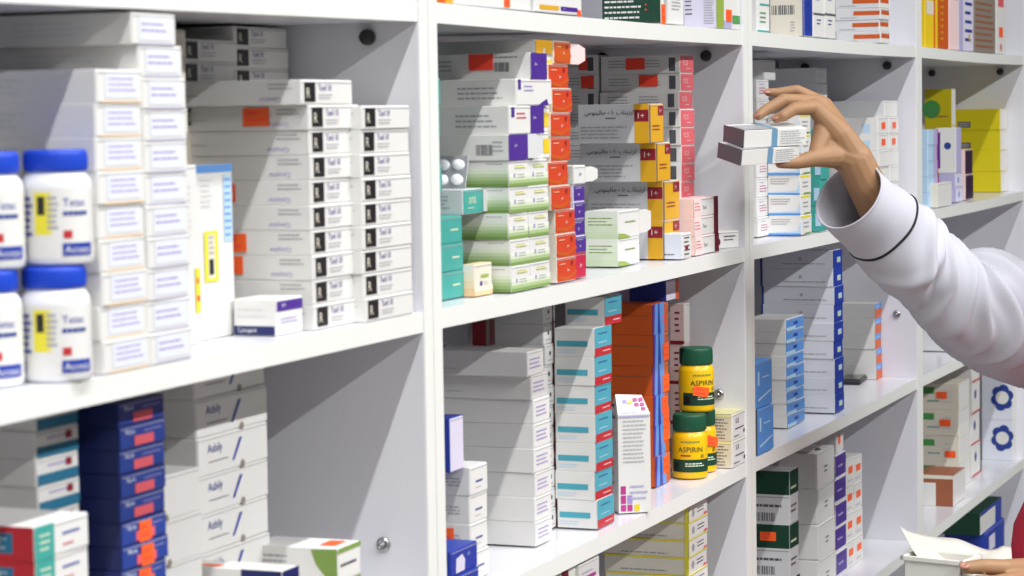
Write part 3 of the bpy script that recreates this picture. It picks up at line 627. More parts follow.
stack(N, 'upright carton with lilac face and blue side standing on the low pile', None, 450, 419, Z2, rx=463, y0=lf['Y']+.004, d=.05, base_z=lf['top'], base='royal', front='palelilac')
stack(N, 'bright blue carton with white patch beside the first post, {o} one', 'bright blue cartons', 451, 553, Z2, rx=478, d=.03, y0=.004, per=23, base='royal', front='royal', ords=['topmost', 'second', 'third', 'fourth', 'fifth'], PF=[('p', 'F', [(.18, .1), (.5, .1), (.52, .5), (.42, .75), (.2, .65)], 'palelilac'), ('t', 'F', .62, .6, .14, 'LX', 'paleblue')])
MX = mn['X']
stack('book', 'maroon-backed pack lying on the plain white pile at the back', None, 490, 318, Z2, w=.012, lx=472, y0=mn['Y']+.055, base_z=mn['top'], base='darkred', front='maroon', P=[('r', 'S', .8, 0, 1, 1, 'taupe')], cat='box')
stack(N, 'grey carton at the back left on the plain white pile', None, 468, 325, Z2, w=.03, lx=443, y0=mn['Y']+.078, base_z=mn['top'], base='grey', front='grey')

# ================================================================ BAY 2, bottom shelf
EY = [('r', 'S', 0, .9, 1, 1, 'lemon'), ('r', 'S', .965, 0, 1, 1, 'lemon'), ('l', 'S', .2, .1, .8, .3, 1, 'midgrey')]
EF = [('r', 'F', 0, .92, 1, 1, 'lemon'), ('r', 'F', 0, 0, .06, 1, 'lemon'), ('e', 'F', .25, .45, .22, 'midgrey'), ('l', 'F', .45, .3, .9, .7, 2, 'ink'), ('r', 'F', .8, .05, .95, .2, 'pink')]
stack(N, 'cream carton with yellow edges, {o} of the bottom pile', 'cream cartons with yellow edges', 690, 506, Z3, hid=6, rx=708, lx=606, y0=.03, per=17.7, base='cream', front='white', P=EY, PF=EF)
stack(N, 'plain white carton right of the yellow-edged pile, {o}', 'white cartons on the bottom shelf', 710, 540, Z3, hid=2, rx=722, y0=.05, d=.08, per=40, ords=['upper', 'middle', 'lower', 'lowest', 'fifth'])
stack(N, 'white carton with magenta mark under the second shelf, {o}', 'white cartons with magenta mark', 583, 566, Z3, hid=4, rx=601.5, y0=.008, d=.06, per=44, PF=[('r', 'F', .2, .62, .8, .7, 'magenta'), ('l', 'F', .15, .75, .7, .82, 1, 'lilacink')], ords=['upper', 'middle', 'lower', 'lowest', 'fifth'])
stack(N, 'white carton with dark maroon stripe under the second shelf, {o}', 'white cartons with maroon stripe', 560, 572, Z3, hid=4, rx=581, y0=.012, d=.06, per=44, PF=[('r', 'F', .2, 0, .5, 1, 'maroon')], ords=['upper', 'middle', 'lower', 'lowest', 'fifth'])

# ================================================================ BAY 3, middle shelf
PKW = [('r', 'F', .45, .25, .85, .7, 'magenta'), ('l', 'F', .45, .1, .85, .2, 1, 'pink'), ('l', 'F', .45, .76, .8, .88, 1, 'lilacink')]
PKF = [('l', 'F', .2, .25, .8, .65, 3, 'magenta'), ('l', 'F', .2, .7, .6, .85, 1, 'lilac')]
s6 = stack(N, 'white carton with pink print beside the second post, {o}', 'white cartons with pink print', 758, 80, Z1, rx=769.5, yb=237.5, d=.03, n=8, PF=PKF)
stack(N, 'small grey carton topmost by the second post', None, 764, 60, Z1, rx=775, y0=s6['Y']+.004, d=.03, base_z=s6['top'], base='lightgrey', front='lightgrey')
WT_S = [('p', 'S', [(0, 0), (1, 0), (1, .7), (.9, .2), (0, .12)], 'paleblue'), ('r', 'S', 0, 0, 1, .1, 'skyblue'), ('l', 'S', .08, .5, .7, .85, 3, 'midgrey')]
WT_F = [('r', 'F', 0, .85, .9, .95, 'lemon'), ('l', 'F', .2, .3, .8, .7, 2, 'midgrey'), ('r', 'F', .3, .02, .9, .1, 'olive')]
stack(N, 'white carton with pale blue corner under the hand, {o}', 'white cartons with pale blue corner', 801, 114, Z1, rx=811, lx=768, yb=237, n=6, P=WT_S, PF=WT_F)
stack(N, 'teal carton behind the wrist, {o}', 'teal cartons behind the wrist', 822, 130, Z1, rx=829, lx=805, yb=236, n=4, base='teal', front='teal', P=[('r', 'S', .6, .2, .95, .7, 'paleblue')], ords=['topmost', 'second', 'third', 'lowest'])
LG = [('l', 'F', .2, .4, .8, .6, 1, 'grey')]
stack(NL, 'long grey-looking carton in the dark back of the third bay, {o}', 'long cartons in the dark back', 818, 68, Z1, rx=828, lx=770, y0=.09, per=15.8, base='lightgrey', front='lightgrey', PF=LG)
OST = [('p', 'F', [(.35, .3), (.5, .15), (.65, .35), (.6, .7), (.5, .8), (.4, .65)], 'sticker')]
r6 = stack(N, 'white carton above the sleeve, {o} of the left column', 'white cartons above the sleeve', 879, 101, Z1, rx=889, lx=826, y0=.022, per=16.3, front='white', PF=[], skip=(0,), st={1: [('F', .5, .5, dict(w=.02, h=.009))], 2: [('F', .5, .5, dict(w=.02, h=.009))]}, P=[('r', 'S', .72, .1, .86, .6, 'paleblue')])
r7 = stack(N, 'white carton above the sleeve, {o} of the right column', 'white cartons above the sleeve', 889.6, 101, Z1, rx=898.5, y0=.022, d=.04, per=16.3, front='white', PF=[], skip=(0,), st={1: [('F', .5, .5, dict(w=.02, h=.009))], 2: [('F', .5, .5, dict(w=.02, h=.009))]})
stack(NL, 'long white carton topmost of the pile above the sleeve', None, 884, 101, Z1, rx=897, lx=826, y0=.024, base_z=r6['top']-r6['h'], base='lightgrey', front='white')

# ================================================================ BAY 3, lower shelf
BG_S = [('e', 'S', .55, .55, .1, 'grey'), ('l', 'S', .3, .2, .9, .34, 1, 'midgrey'), ('r', 'S', 0, 0, .03, 1, 'navy')]
BG_F = [('r', 'F', 0, 0, 1, 1, 'royal'), ('r', 'F', .4, .3, .8, .6, 'paleblue'), ('r', 'F', .45, .35, .6, .5, 'lemon')]
stack(NL, 'wide white carton with blue end, {o} of the tall pile', 'wide white cartons with blue ends', 835, 251, Z2, rx=843, lx=762, yb=413.5, n=9, base='bluewhite', front='royal', P=BG_S, PF=BG_F)
stack(N, 'flat white carton with light blue end, {o} of the front pile', 'flat white cartons with light blue ends', 787, 320, Z2, rx=804, lx=746, yb=428.5, n=9, base='white', front='skyblue', PF=[('r', 'F', 0, 0, .5, .3, 'paleblue'), ('r', 'F', .4, .42, .62, .66, 'royal')])
stack(N, 'bright blue rounded carton right of the second post, {o} one', 'bright blue rounded cartons', 757.5, 364, Z2, rx=773, yb=456.5, d=.03, n=2, base='skyblue', front='skyblue', bev=.003, ords=['upper', 'lower'], P=[('r', 'S', 0, 0, 1, 1, 'darkgrey')],
   PF=[('r', 'F', .1, .5, .2, .8, 'paleblue'), ('l', 'F', .35, .6, .8, .7, 1, 'paleblue'), ('p', 'F', [(.1, .15), (.9, .3), (.9, .34), (.1, .2)], 'paleblue')])
stack(N, 'white carton with orange and blue end near the cam lock, {o}', 'white cartons with orange and blue ends', 876, 304, Z2, rx=884, lx=840, yb=380, n=5, PF=[('r', 'F', 0, 0, 1, .62, 'orange'), ('r', 'F', 0, .62, 1, 1, 'skyblue'), ('l', 'F', .2, .7, .8, .85, 1, 'paleblue')])
c = at_z(853, 382, Z2)
mb = MB(); mb.box((-.035, -.016, 0), (.035, .016, .007), dark_plastic, .0025); ph = obj('phone', mb.mesh('phone'), loc=c, rz=.1)
mb = MB(); mb.box((-.031, -.0135, .0071), (.031, .0135, .0076), material('screen_glass', '#0c0d10', rough=.1, noise=0)); obj('screen', mb.mesh('screen'), ph)
tag(ph, 'small flat black device lying on the shelf by the orange-ended pile', 'device')

# ================================================================ BAY 3, bottom shelf
GR_S = [('r', 'S', 0, .56, 1, 1, 'darkgreen'), ('r', 'S', 0, 0, 1, .56, 'lightgrey'), ('l', 'S', .1, .28, .9, .42, 1, 'ink'), ('b', 'S', .12, .06, .62, .22), ('r', 'S', 0, .5, 1, .52, 'midgrey')]
GR_F = [('r', 'F', 0, .56, 1, 1, 'darkgreen'), ('l', 'F', .1, .62, .8, .75, 1, 'palegreen'), ('l', 'F', .1, .2, .8, .4, 2, 'ink')]
stack(N, 'dark green and grey carton at the foot of the second post, {o}', 'dark green and grey cartons', 791, 472, Z3, rx=799, lx=752, y0=.012, per=50, base='lightgrey', front='lightgrey', P=GR_S, PF=GR_F, st={1: [('S', .45, .78, dict(w=.02, h=.011))]}, ords=['top', 'middle', 'bottom', 'fourth'])
wh = stack(N, 'white carton right of the dark green pile, {o}', 'white bottom-shelf cartons', 819, 454, Z3, rx=835, lx=780, y0=.035, per=33.5, bev=.002, PF=[('l', 'F', .4, .35, .6, .6, 2, 'ink')], ords=['topmost', 'second', 'third', 'fourth', 'lowest'])
PU = [('r', 'F', 0, .1, 1, .95, 'purple'), ('l', 'F', .2, .4, .8, .6, 1, 'lilac')]
OR1 = [('r', 'F', .3, .42, .8, .68, 'sticker'), ('l', 'F', .2, .1, .8, .25, 1, 'grey')]
pu = stack(N, 'purple-ended carton on the bottom shelf, {o}', 'purple-ended cartons', 836, 456, Z3, rx=846, y0=.045, d=.06, per=26, base='palelilac', front='white', PF=PU)
stack(N, 'white carton with round orange sticker, {o} of the left column', 'white cartons with orange dots', 846.3, 460, Z3, rx=854, y0=.045, d=.06, per=25, PF=OR1)
stack(N, 'white carton with round orange sticker, {o} of the right column', 'white cartons with orange dots', 854.3, 458, Z3, rx=862.5, y0=.045, d=.06, per=25, PF=OR1)
stack(N, 'white carton with orange sticker lying on the purple-ended pile', None, 836, 433, Z3, rx=843, y0=.05, d=.06, base_z=pu['top'], PF=[('e', 'F', .4, .6, .25, 'sticker')])
mb = MB()
ns = 8
vs = []
for i in range(ns+1):
    t = i/ns
    for k in (0, 1): vs.append((t*.05-.025, (k-.5)*.03, .001+.006*math.sin(t*3)-(.008*t*t)))
mb.add(vs, [(2*i, 2*i+2, 2*i+3, 2*i+1) for i in range(ns)], pm('white'))
lo = obj('leaflet', mb.mesh('leaflet'), loc=(wh['X']+.02, wh['Y']+.02, wh['top']+.003)); lo.modifiers.new('thick', 'SOLIDIFY').thickness = .0006
tag(lo, 'white leaflet lying on the white bottom-shelf pile', 'paper')

# ================================================================ BAY 4
stack(N, 'mustard yellow carton by the third post, {o}', 'mustard cartons by the post', 952, 89, Z1, rx=955.5, lx=925, y0=.06, n=3, base='mustard', front='white', P=[('e', 'S', .25, .45, .25, 'green'), ('l', 'S', .4, .2, .9, .3, 1, 'brown')], ords=['top', 'middle', 'bottom'])
stack(N, 'wide mustard yellow carton near the far divider, {o}', 'wide mustard cartons', 1001, 109, Z1, rx=1008, lx=955, y0=.03, n=4, base='mustard', front='white', P=[('r', 'S', .08, .12, .36, .4, 'darkgrey'), ('l', 'S', .1, .16, .34, .36, 2, 'lightgrey')], ords=['topmost', 'second', 'third', 'bottom'])
stack(N, 'pink carton with dark purple end, {o} one', 'pink and dark purple cartons', 965.5, 150, Z1, rx=973, lx=955, y0=.022, n=2, base='palepink', front='darkpurple', ords=['upper', 'lower'])
li = stack(N, 'pale lilac carton below the white one with purple mark, {o}', 'pale lilac cartons', 956, 173, Z1, rx=963, lx=940, y0=.018, n=2, base='lilac', front='palelilac', PF=[('e', 'F', .4, .5, .2, 'skyblue')], ords=['upper', 'lower'])
stack(N, 'white carton with purple edge on the pale lilac pair', None, 956, 128, Z1, rx=961, lx=935, y0=.018, base_z=li['top'], base='white', front='lilac', P=[('r', 'S', .1, .1, .25, .9, 'purple'), ('e', 'S', .6, .6, .08, 'navy')])
stack(N, 'pale blue carton stacked against the third post, {o}', 'pale blue cartons', 928, 130, Z1, rx=938, y0=.014, d=.04, n=5, base='paleblue', front='paleblue', PF=[('r', 'F', .55, 0, 1, 1, 'lilac'), ('r', 'F', .9, 0, 1, 1, 'magenta')])
stack(N, 'small white carton at the shelf edge before the lilac pair', None, 937, 184, Z1, rx=951.5, y0=.004, d=.014, base='cream', front='white')
stack(N, 'white carton with grey bar behind the sleeve', None, 952, 331, Z2, rx=963, lx=915, y0=.03, base='lightgrey', front='white', P=[('r', 'S', .6, .3, .72, .8, 'darkgrey')])
GX = [('r', 'S', .1, .6, .45, .85, 'green'), ('l', 'S', .3, .25, .6, .4, 1, 'teal'), ('l', 'S', .65, .2, .9, .8, 3, 'lightgrey')]
stack(N, 'white carton with green mark and orange sticker, {o} right of the third post', 'white cartons with green mark', 960, 384, Z3, rx=970, lx=915, y0=.04, n=4, base='cream', front='white', P=GX, st={0: [('S', .62, .55, dict(w=.018, h=.011))], 1: [('S', .7, .5, dict(w=.018, h=.011))], 2: [('S', .8, .3, dict(w=.018, h=.011))]}, ords=['topmost', 'second', 'third', 'bottom'])
stack(N, 'white carton with dark edge between the marked piles, {o}', 'white cartons with dark edge', 972, 352, Z3, rx=981, y0=.045, d=.05, n=4, PF=[('r', 'F', .85, 0, 1, 1, 'darkgrey'), ('e', 'F', .35, .6, .15, 'navy'), ('r', 'F', 0, 0, 1, .06, 'red')], ords=['topmost', 'second', 'third', 'bottom'])
def flower(cu, cv):
    r = []
    for k in range(6): r.append(('e', 'S', cu+.2*math.cos(k*PI/3+.3), cv+.2*math.sin(k*PI/3+.3), .13, 'navy'))
    return r+[('e', 'S', cu, cv, .16, 'white')]
stack(N, 'white carton with a dark blue flower mark, {o}', 'white cartons with blue flower mark', 1013, 339, Z3, rx=1018, lx=982, y0=.014, n=3, base='bluewhite', front='white', P=flower(.66, .55), ords=['topmost', 'middle', 'bottom'])
ob_ = stack(N, 'opened carton with reddish brown inside at the front of the shelf', None, 953, 476, Z3, rx=965, lx=915, y0=.014, base='brown', front='white', P=[('r', 'S', 0, .88, 1, 1, 'cream'), ('r', 'S', .2, 0, .55, .75, 'white')])
bb4 = stack('file_box', 'blue file box under the lowest visible shelf, {o}', 'blue file boxes', 985, 534, Z4, rx=1004, lx=945, y0=.02, n=2, base='royal', front='royal', P=[('r', 'S', .2, .5, .35, .8, 'paleblue')], PF=[('r', 'F', .2, .5, .5, .85, 'palelilac')], ords=['upper', 'lower'])
stack(N, 'dark green and white carton on the blue file boxes', None, 980, 514, Z4, rx=1001, lx=940, y0=.024, base_z=bb4['top'], base='darkgreen', front='white', PF=[('r', 'F', .7, 0, 1, 1, 'royal'), ('r', 'F', 0, .85, 1, 1, 'royal')])
# ------------------------------------------------ opened tuck flaps and the blister pack
def open_flap(st, i, length, turn, col='white', h0=.0, h1=1.0, taper=.25, face='white'):
    """a flap standing open on the right edge of the front face"""
    o = st['objs'][i]; h = st['h']; mb = MB(); t = .0006; c, s = math.cos(turn), math.sin(turn)
    a, b = h*h0, h*h1; k = (b-a)*taper
    pts = [(0, a), (length*.55, a), (length, a+k), (length, b-k), (length*.55, b), (0, b)]
    vs = [(x*c, -x*s, z) for x, z in pts]+[(x*c+t*s, -x*s+t*c, z) for x, z in pts]; n = 6
    mb.add(vs, [tuple(range(n)), tuple(range(2*n-1, n-1, -1))]+[(q, q+n, (q+1) % n+n, (q+1) % n) for q in range(n)], pm(col))
    f = obj('open_flap', mb.mesh('open_flap'), o); f.location = (st['w']/2-.0006, -st['d']/2-.0008, 0)
open_flap(wg2, 0, .036, .0, 'white', .1, .95, .12)
open_flap(ow, 0, .026, .1, 'white', .1, .9, .2)
open_flap(dO, 0, .03, .1, 'palepink', .0, .9, .2)
open_flap(an, 0, .026, .15, 'lightgrey', .05, .95, .25)
open_flap(wD, 0, .03, .1, 'lightgrey', .05, 1, .2)
foil = material('silver_foil', '#c9ccd0', rough=.28, metal=.75, noise=.05); pill = material('blister_bubble', '#eceef0', rough=.12, noise=.02, spec=.7)
mb = MB(); bw, bh = .056, .03
mb.box((-bw/2, 0, 0), (bw/2, .0007, bh), foil, .0003)
bp = obj('blister_pack', mb.mesh('foil'))
for r_ in range(2):
    for c_ in range(4):
        bm = bmesh.new(); bmesh.ops.create_uvsphere(bm, u_segments=20, v_segments=12, radius=1)
        for v in bm.verts: v.co = Vector((v.co.x*.0056, v.co.y*.0034, v.co.z*.0048))
        m2 = MB(); m2.bm(bm, pill, None, True); bm.free()
        q = obj('bubble', m2.mesh('bubble'), bp); q.location = (-bw/2+.0085+c_*.013, -.0006, .008+r_*.0135); q.rotation_euler = (0, .3, 0)
zt = an['top']+.0005
bp.matrix_world = Matrix.Translation(Vector((an['X']+.018, an['Y']+.034, zt))) @ Matrix.Rotation(-PI/2+.12, 4, 'Z') @ Matrix.Rotation(-.42, 4, 'X')
tag(bp, 'silver blister pack of white tablets leaning on the green faded pile', 'blister pack')
# ================================================================ the pharmacist
skin = material('skin', '#a37d5c', rough=.5, noise=.06, scale=60, bump=.03, spec=.35, sss=.12)
nail = material('nail', '#a87462', rough=.3, noise=.02)
coat_m = material('white_cotton', '#c2c2cb', rough=.85, noise=.03, scale=300, bump=.06, spec=.2)
red_m = material('red_cloth', '#d0324a', rough=.8, noise=.06, scale=200, bump=.05, spec=.2)
black_m = material('black_piping', '#17171a', rough=.7)
hair_m = material('dark_cloth', '#2b2730', rough=.85, noise=.08, scale=120)
trouser_m = material('dark_trousers', '#2e3038', rough=.85, noise=.06, scale=150)
shoe_m = material('black_shoe_leather', '#1e1d1d', rough=.4)
def capsule(bm, a, b, ra, rb, seg=14):
    a, b = Vector(a), Vector(b); d = b-a; L = d.length
    q = d.to_track_quat('Z', 'Y').to_matrix().to_4x4()
    rings = []
    for k in range(5):
        t = -PI/2+PI/2*k/4*.999; rings.append((ra*math.cos(t), ra*math.sin(t)))
    for k in range(5):
        t = PI/2*k/4*.999; rings.append((rb*math.cos(t), L+rb*math.sin(t)))
    M = Matrix.Translation(a) @ q; vs = []
    for r, z in rings: vs.append([bm.verts.new(M @ Vector((r*math.cos(2*PI*i/seg), r*math.sin(2*PI*i/seg), z))) for i in range(seg)])
    for i in range(len(vs)-1):
        for k in range(seg): bm.faces.new((vs[i][k], vs[i][(k+1) % seg], vs[i+1][(k+1) % seg], vs[i+1][k]))
    bm.faces.new(vs[0][::-1]); bm.faces.new(vs[-1])
def ellipsoid(bm, c, r, M=None):
    g = bmesh.ops.create_uvsphere(bm, u_segments=24, v_segments=16, radius=1)
    for v in g['verts']:
        p = Vector((v.co.x*r[0], v.co.y*r[1], v.co.z*r[2])); v.co = Vector(c)+((M @ p) if M else p)
def remeshed(bm, voxel, smooth=4, fac=.5):
    me = bpy.data.meshes.new('tmp'); bm.to_mesh(me); bm.free()
    o = bpy.data.objects.new('tmp', me); COL.objects.link(o)
    r = o.modifiers.new('r', 'REMESH'); r.mode = 'VOXEL'; r.voxel_size = voxel
    s = o.modifiers.new('s', 'SMOOTH'); s.iterations = smooth; s.factor = fac
    dg = bpy.context.evaluated_depsgraph_get(); dg.update()
    out = bpy.data.meshes.new_from_object(o.evaluated_get(dg)); bpy.data.objects.remove(o)
    return out
def chain(bm, pts, rs):
    for i in range(len(pts)-1): capsule(bm, pts[i], pts[i+1], rs[i], rs[i+1])
KD = .915
def D(px, py, d): return at_d(px, py, d*KD)
# --- two cartons held between fingers and thumb
def cam_vec(r, u, f): return (CR*r+CU*u+CF*f)*KD
def held(label, corner, Lv, Dv, h):
    ax = cam_vec(*Lv); w = ax.length; ax = ax.normalized(); ay = cam_vec(*Dv); dd = ay.length
    ay = (ay-ax*ay.dot(ax)).normalized(); az = ax.cross(ay)
    h *= KD
    P = [('r', 'F', .44, 0, .53, 1, 'steelblue'), ('l', 'F', .58, .1, .97, .9, 6, 'midgrey'), ('r', 'S', 0, 0, 1, 1, 'slate'), ('l', 'S', .15, .2, .5, .6, 2, 'midgrey'),
         ('r', 'T', 0, 0, .44, .72, 'midgrey'), ('r', 'T', .44, 0, .53, 1, 'steelblue'), ('l', 'T', .12, .25, .34, .5, 1, 'paleblue'), ('l', 'T', .6, .2, .95, .9, 4, 'lightgrey')]
    o = obj('medicine_carton', carton_mesh(w, dd, h, 'white', P))
    mb = MB(); mb.box((-w/2-.0008, -dd/2+.001, .001), (-w/2+.0004, dd/2-.001, h-.001), pm('slate'), .0003)
    prints_mb = mb; obj('end_flap', mb.mesh('end_flap'), o)
    M = Matrix((ax, ay, az)).transposed().to_4x4()
    M.translation = corner+ax*w/2+ay*dd/2
    o.matrix_world = M; tag(o, label, 'box'); return o
c1 = D(743.7, 148.3, 2.80)
held('upper of two white cartons with grey end gripped by the hand', c1, (.0762, .0059, .0368), (-.02, .0094, .04), .0206)
c2 = D(741.2, 166.0, 2.797)
held('lower of two white cartons with grey end gripped by the hand', c2, (.0715, .0075, .0440), (-.0265, .0117, .036), .0184)

# --- right hand and forearm
bm = bmesh.new()
WR = D(854, 159, 2.875)
def finger(px, rs): chain(bm, [D(*p) for p in px], rs)
finger([(776.5, 118.5, 2.838), (783, 116, 2.836), (794, 109, 2.842), (815, 107, 2.862)], [0.0052, 0.0061, 0.0070, 0.0089])     # index
finger([(758, 115.8, 2.848), (765, 110.5, 2.853), (784, 100, 2.862), (820, 103, 2.877)], [0.0051, 0.0060, 0.0070, 0.0092])          # middle
finger([(768.5, 92.3, 2.885), (777, 93, 2.885), (797, 90.5, 2.885), (825, 105, 2.895)], [0.0046, 0.0055, 0.0063, 0.0087])           # ring
finger([(782, 101, 2.915), (789, 99, 2.915), (804, 97, 2.912), (831, 112, 2.91)], [0.0044, 0.0050, 0.0058, 0.0082])                 # little finger
finger([(780, 163.5, 2.838), (797, 162.5, 2.842), (815, 158, 2.85), (834, 156, 2.862)], [0.0053, 0.0072, 0.0096, 0.0136])           # thumb
for mcp, r in (((815, 108, 2.862), .0093), ((820, 105.5, 2.877), .0098), ((825, 107, 2.893), .0098), ((831, 114, 2.905), .0093)):
    chain(bm, [D(*mcp), D(840, 135, 2.874+(mcp[2]-2.88)*.5), WR], [r, .0150, .0190])
chain(bm, [D(815, 157, 2.85), D(822, 138, 2.862), D(824, 120, 2.868)], [0.0082, 0.0114, 0.0104])     # web of the thumb
chain(bm, [D(830, 150, 2.868), WR, D(866, 184, 2.885), D(886, 216, 2.91)], [0.0158, 0.0202, 0.0213, 0.0262])
hand = remeshed(bm, .0011, 5)

# --- rest of the figure
SH = D(1050, 327, 3.19); EL = D(960, 298, 2.985); TC = D(1140, 470, 3.2)
face_dir = Vector((-.94, .34, 0)).normalized(); side = Vector((face_dir.y, -face_dir.x, 0))      # side: towards the person's right
NK = SH-side*.17+Vector((0, 0, .05))
FLOOR = -1.62
SL = SH-side*.34
HIP = Vector((NK.x, NK.y, SH.z-.47))-face_dir*.005
bm = bmesh.new()
chain(bm, [D(880, 213, 2.906), EL, SH], [.024, .026, .034])
ax = Matrix((side, face_dir, Vector((0, 0, 1)))).transposed()
ellipsoid(bm, NK+Vector((0, 0, -.14)), (.142, .095, .16), ax)
ellipsoid(bm, NK+Vector((0, 0, -.30)), (.14, .10, .17), ax)
ellipsoid(bm, HIP, (.16, .115, .14), ax)
chain(bm, [SH-Vector((0, 0, .015)), NK+Vector((0, 0, -.04)), SL-Vector((0, 0, .015))], [.034, .058, .034])
chain(bm, [NK-Vector((0, 0, .04)), NK+Vector((0, 0, .06))+face_dir*.01], [.055, .048])
HD = NK+Vector((0, 0, .155))+face_dir*.025
ellipsoid(bm, HD+Vector((0, 0, .02)), (.072, .09, .10), ax)
chain(bm, [HD-Vector((0, 0, .05))+face_dir*.03, HD-Vector((0, 0, .085))+face_dir*.06], [.055, .028])         # jaw and chin
chain(bm, [HD+face_dir*.088+Vector((0, 0, .012)), HD+face_dir*.104-Vector((0, 0, .02))], [.008, .012])      # nose
chain(bm, [HD+face_dir*.082-Vector((0, 0, .052))+side*.02, HD+face_dir*.086-Vector((0, 0, .05)), HD+face_dir*.082-Vector((0, 0, .052))-side*.02], [.006, .009, .006])
for s in (1, -1):
    ellipsoid(bm, HD+side*.074*s+Vector((0, 0, .0)), (.01, .02, .03), ax)
    hp = HIP+side*.085*s; kn = hp+Vector((0, 0, -.40))+face_dir*.02; an = Vector((kn.x, kn.y, FLOOR+.07))-face_dir*.03
    chain(bm, [hp, kn, an], [.08, .052, .036]); chain(bm, [an-Vector((0, 0, .025)), an+face_dir*.13-Vector((0, 0, .045))], [.032, .024])
EL2 = SL+face_dir*.10-side*.03+Vector((0, 0, -.24)); WR2 = D(1062, 573, 2.82)
chain(bm, [SL, EL2], [.034, .03])
body = remeshed(bm, .006, 4)
# left hand: thumb on the paper, fingers underneath
bm = bmesh.new()
chain(bm, [EL2, EL2.lerp(WR2, .5), WR2], [.036, .03, .021])
chain(bm, [D(967, 567.5, 2.70), D(983, 566.5, 2.705), D(1004, 568, 2.72), D(1030, 570, 2.77), WR2], [.0066, .0082, .0092, .013, .02])
for k, (px, py, dd) in enumerate(((978, 580.5, 2.69), (983, 590, 2.695), (986, 599, 2.70), (990, 607, 2.71))):
    chain(bm, [D(px, py, dd), D(px+16, py+1, dd+.004), D(px+32, py-1, dd+.01), D(1030, 577+k*6, 2.76+.006*k), WR2], [.0058, .0066, .0072, .010, .017])
hand2 = remeshed(bm, .0016, 4)
bmj = bmesh.new()
for m in (hand, body, hand2): bmj.from_mesh(m)
pm_ = bpy.data.meshes.new('person'); 
org = Vector((HIP.x, HIP.y, FLOOR))
for v in bmj.verts: v.co -= org
bmj.to_mesh(pm_); bmj.free(); pm_.materials.append(skin); pm_.polygons.foreach_set('use_smooth', [True]*len(pm_.polygons))
for m in (hand, body, hand2): bpy.data.meshes.remove(m)
person = obj('person', pm_, loc=org)
tag(person, 'person in a white coat over red, reaching into the shelf and holding a paper', 'person')
def child(name, mb, parent=person, off=True):
    me = mb.mesh(name); o = obj(name, me, parent)
    o.location = -org if off else (0, 0, 0); return o
def nailplate(p, towards, up, s=.0042):
    p, t = Vector(p), Vector(towards).normalized(); u = (Vector(up)-t*Vector(up).dot(t)).normalized(); r = t.cross(u)
    bm = bmesh.new(); ellipsoid(bm, p, (s*.85, s*1.25, s*.35), Matrix((r, t, u)).transposed())
    mb = MB(); mb.bm(bm, nail, None, True); bm.free(); child('fingernail', mb)
upv = CU*.75-CF*.5+CR*-.2
nailplate(D(775.6, 117.2, 2.834), cam_vec(-1, -.35, 0), cam_vec(-.35, .8, -.7))
nailplate(D(757, 114.4, 2.844), cam_vec(-1, -.7, 0), cam_vec(-.5, .8, -.7))
nailplate(D(767, 91.5, 2.881), cam_vec(-1, .05, 0), cam_vec(-.1, .8, -.8), .0038)
nailplate(D(964.3, 565.6, 2.693), cam_vec(-1, .1, 0), cam_vec(-.2, .7, -1), .0046)

eye_m = material('eye_white', '#e4e0da', rough=.2, noise=.01); iris_m = material('dark_iris', '#2c1b12', rough=.15, noise=.02); lip_m = material('lips', '#9c5a50', rough=.5)
for s in (1, -1):
    ec = HD+face_dir*.081+side*.031*s+Vector((0, 0, .018))
    bm = bmesh.new(); ellipsoid(bm, ec, (.014, .008, .0065), ax); mb = MB(); mb.bm(bm, eye_m, None, True); bm.free(); child('eye', mb)
    bm = bmesh.new(); ellipsoid(bm, ec+face_dir*.005, (.0055, .004, .0055), ax); mb = MB(); mb.bm(bm, iris_m, None, True); bm.free(); child('iris', mb)
    bm = bmesh.new(); capsule(bm, ec+Vector((0, 0, .016))-side*.015*s+face_dir*.004, ec+Vector((0, 0, .015))+side*.016*s-face_dir*.004, .0028, .0018); mb = MB(); mb.bm(bm, iris_m, None, True); bm.free(); child('eyebrow', mb)
bm = bmesh.new(); ellipsoid(bm, HD+face_dir*.0905-Vector((0, 0, .0515)), (.021, .008, .0065), ax); mb = MB(); mb.bm(bm, lip_m, None, True); bm.free(); child('lips', mb)
# --- coat sleeve
def catmull(P, R, n):
    out = []
    for i in range(len(P)-1):
        p0, p1, p2, p3 = P[max(i-1, 0)], P[i], P[i+1], P[min(i+2, len(P)-1)]
        for k in range(n):
            t = k/n
            q = (p1*2+(p2-p0)*t+(p0*2-p1*5+p2*4-p3)*t*t+(p1*3-p0-p2*3+p3)*t**3)*.5
            out.append((q, R[i]+(R[i+1]-R[i])*(3*t*t-2*t**3), i+t))
    out.append((P[-1], R[-1], len(P)-1.0)); return out
def tube_mesh(mb, P, R, m, n=8, seg=64, fold=None, ell=None):
    pts = catmull(P, R, n); vs = []; ref = CU
    for i, (q, r, t) in enumerate(pts):
        a = pts[max(i-1, 0)][0]; b = pts[min(i+1, len(pts)-1)][0]; d = (b-a).normalized()
        u = (ref-d*ref.dot(d)).normalized(); s = d.cross(u)
        for k in range(seg):
            th = 2*PI*k/seg; rr = r*(1+(fold(t, th) if fold else 0))
            vs.append(q+u*rr*math.cos(th)+s*rr*math.sin(th))
    fs = [(i*seg+k, i*seg+(k+1) % seg, (i+1)*seg+(k+1) % seg, (i+1)*seg+k) for i in range(len(pts)-1) for k in range(seg)]
    mb.add(vs, fs, m, True); return pts
SPX = [(849, 196, 2.872, 38), (864, 210.5, 2.892, 39), (882, 226, 2.915, 41), (906, 254, 2.94, 42), (931, 277, 2.965, 38), (954, 304, 2.995, 37), (983, 311, 3.05, 52), (1022, 331, 3.13, 51), (1062, 330, 3.2, 56), (1100, 318, 3.25, 58)]
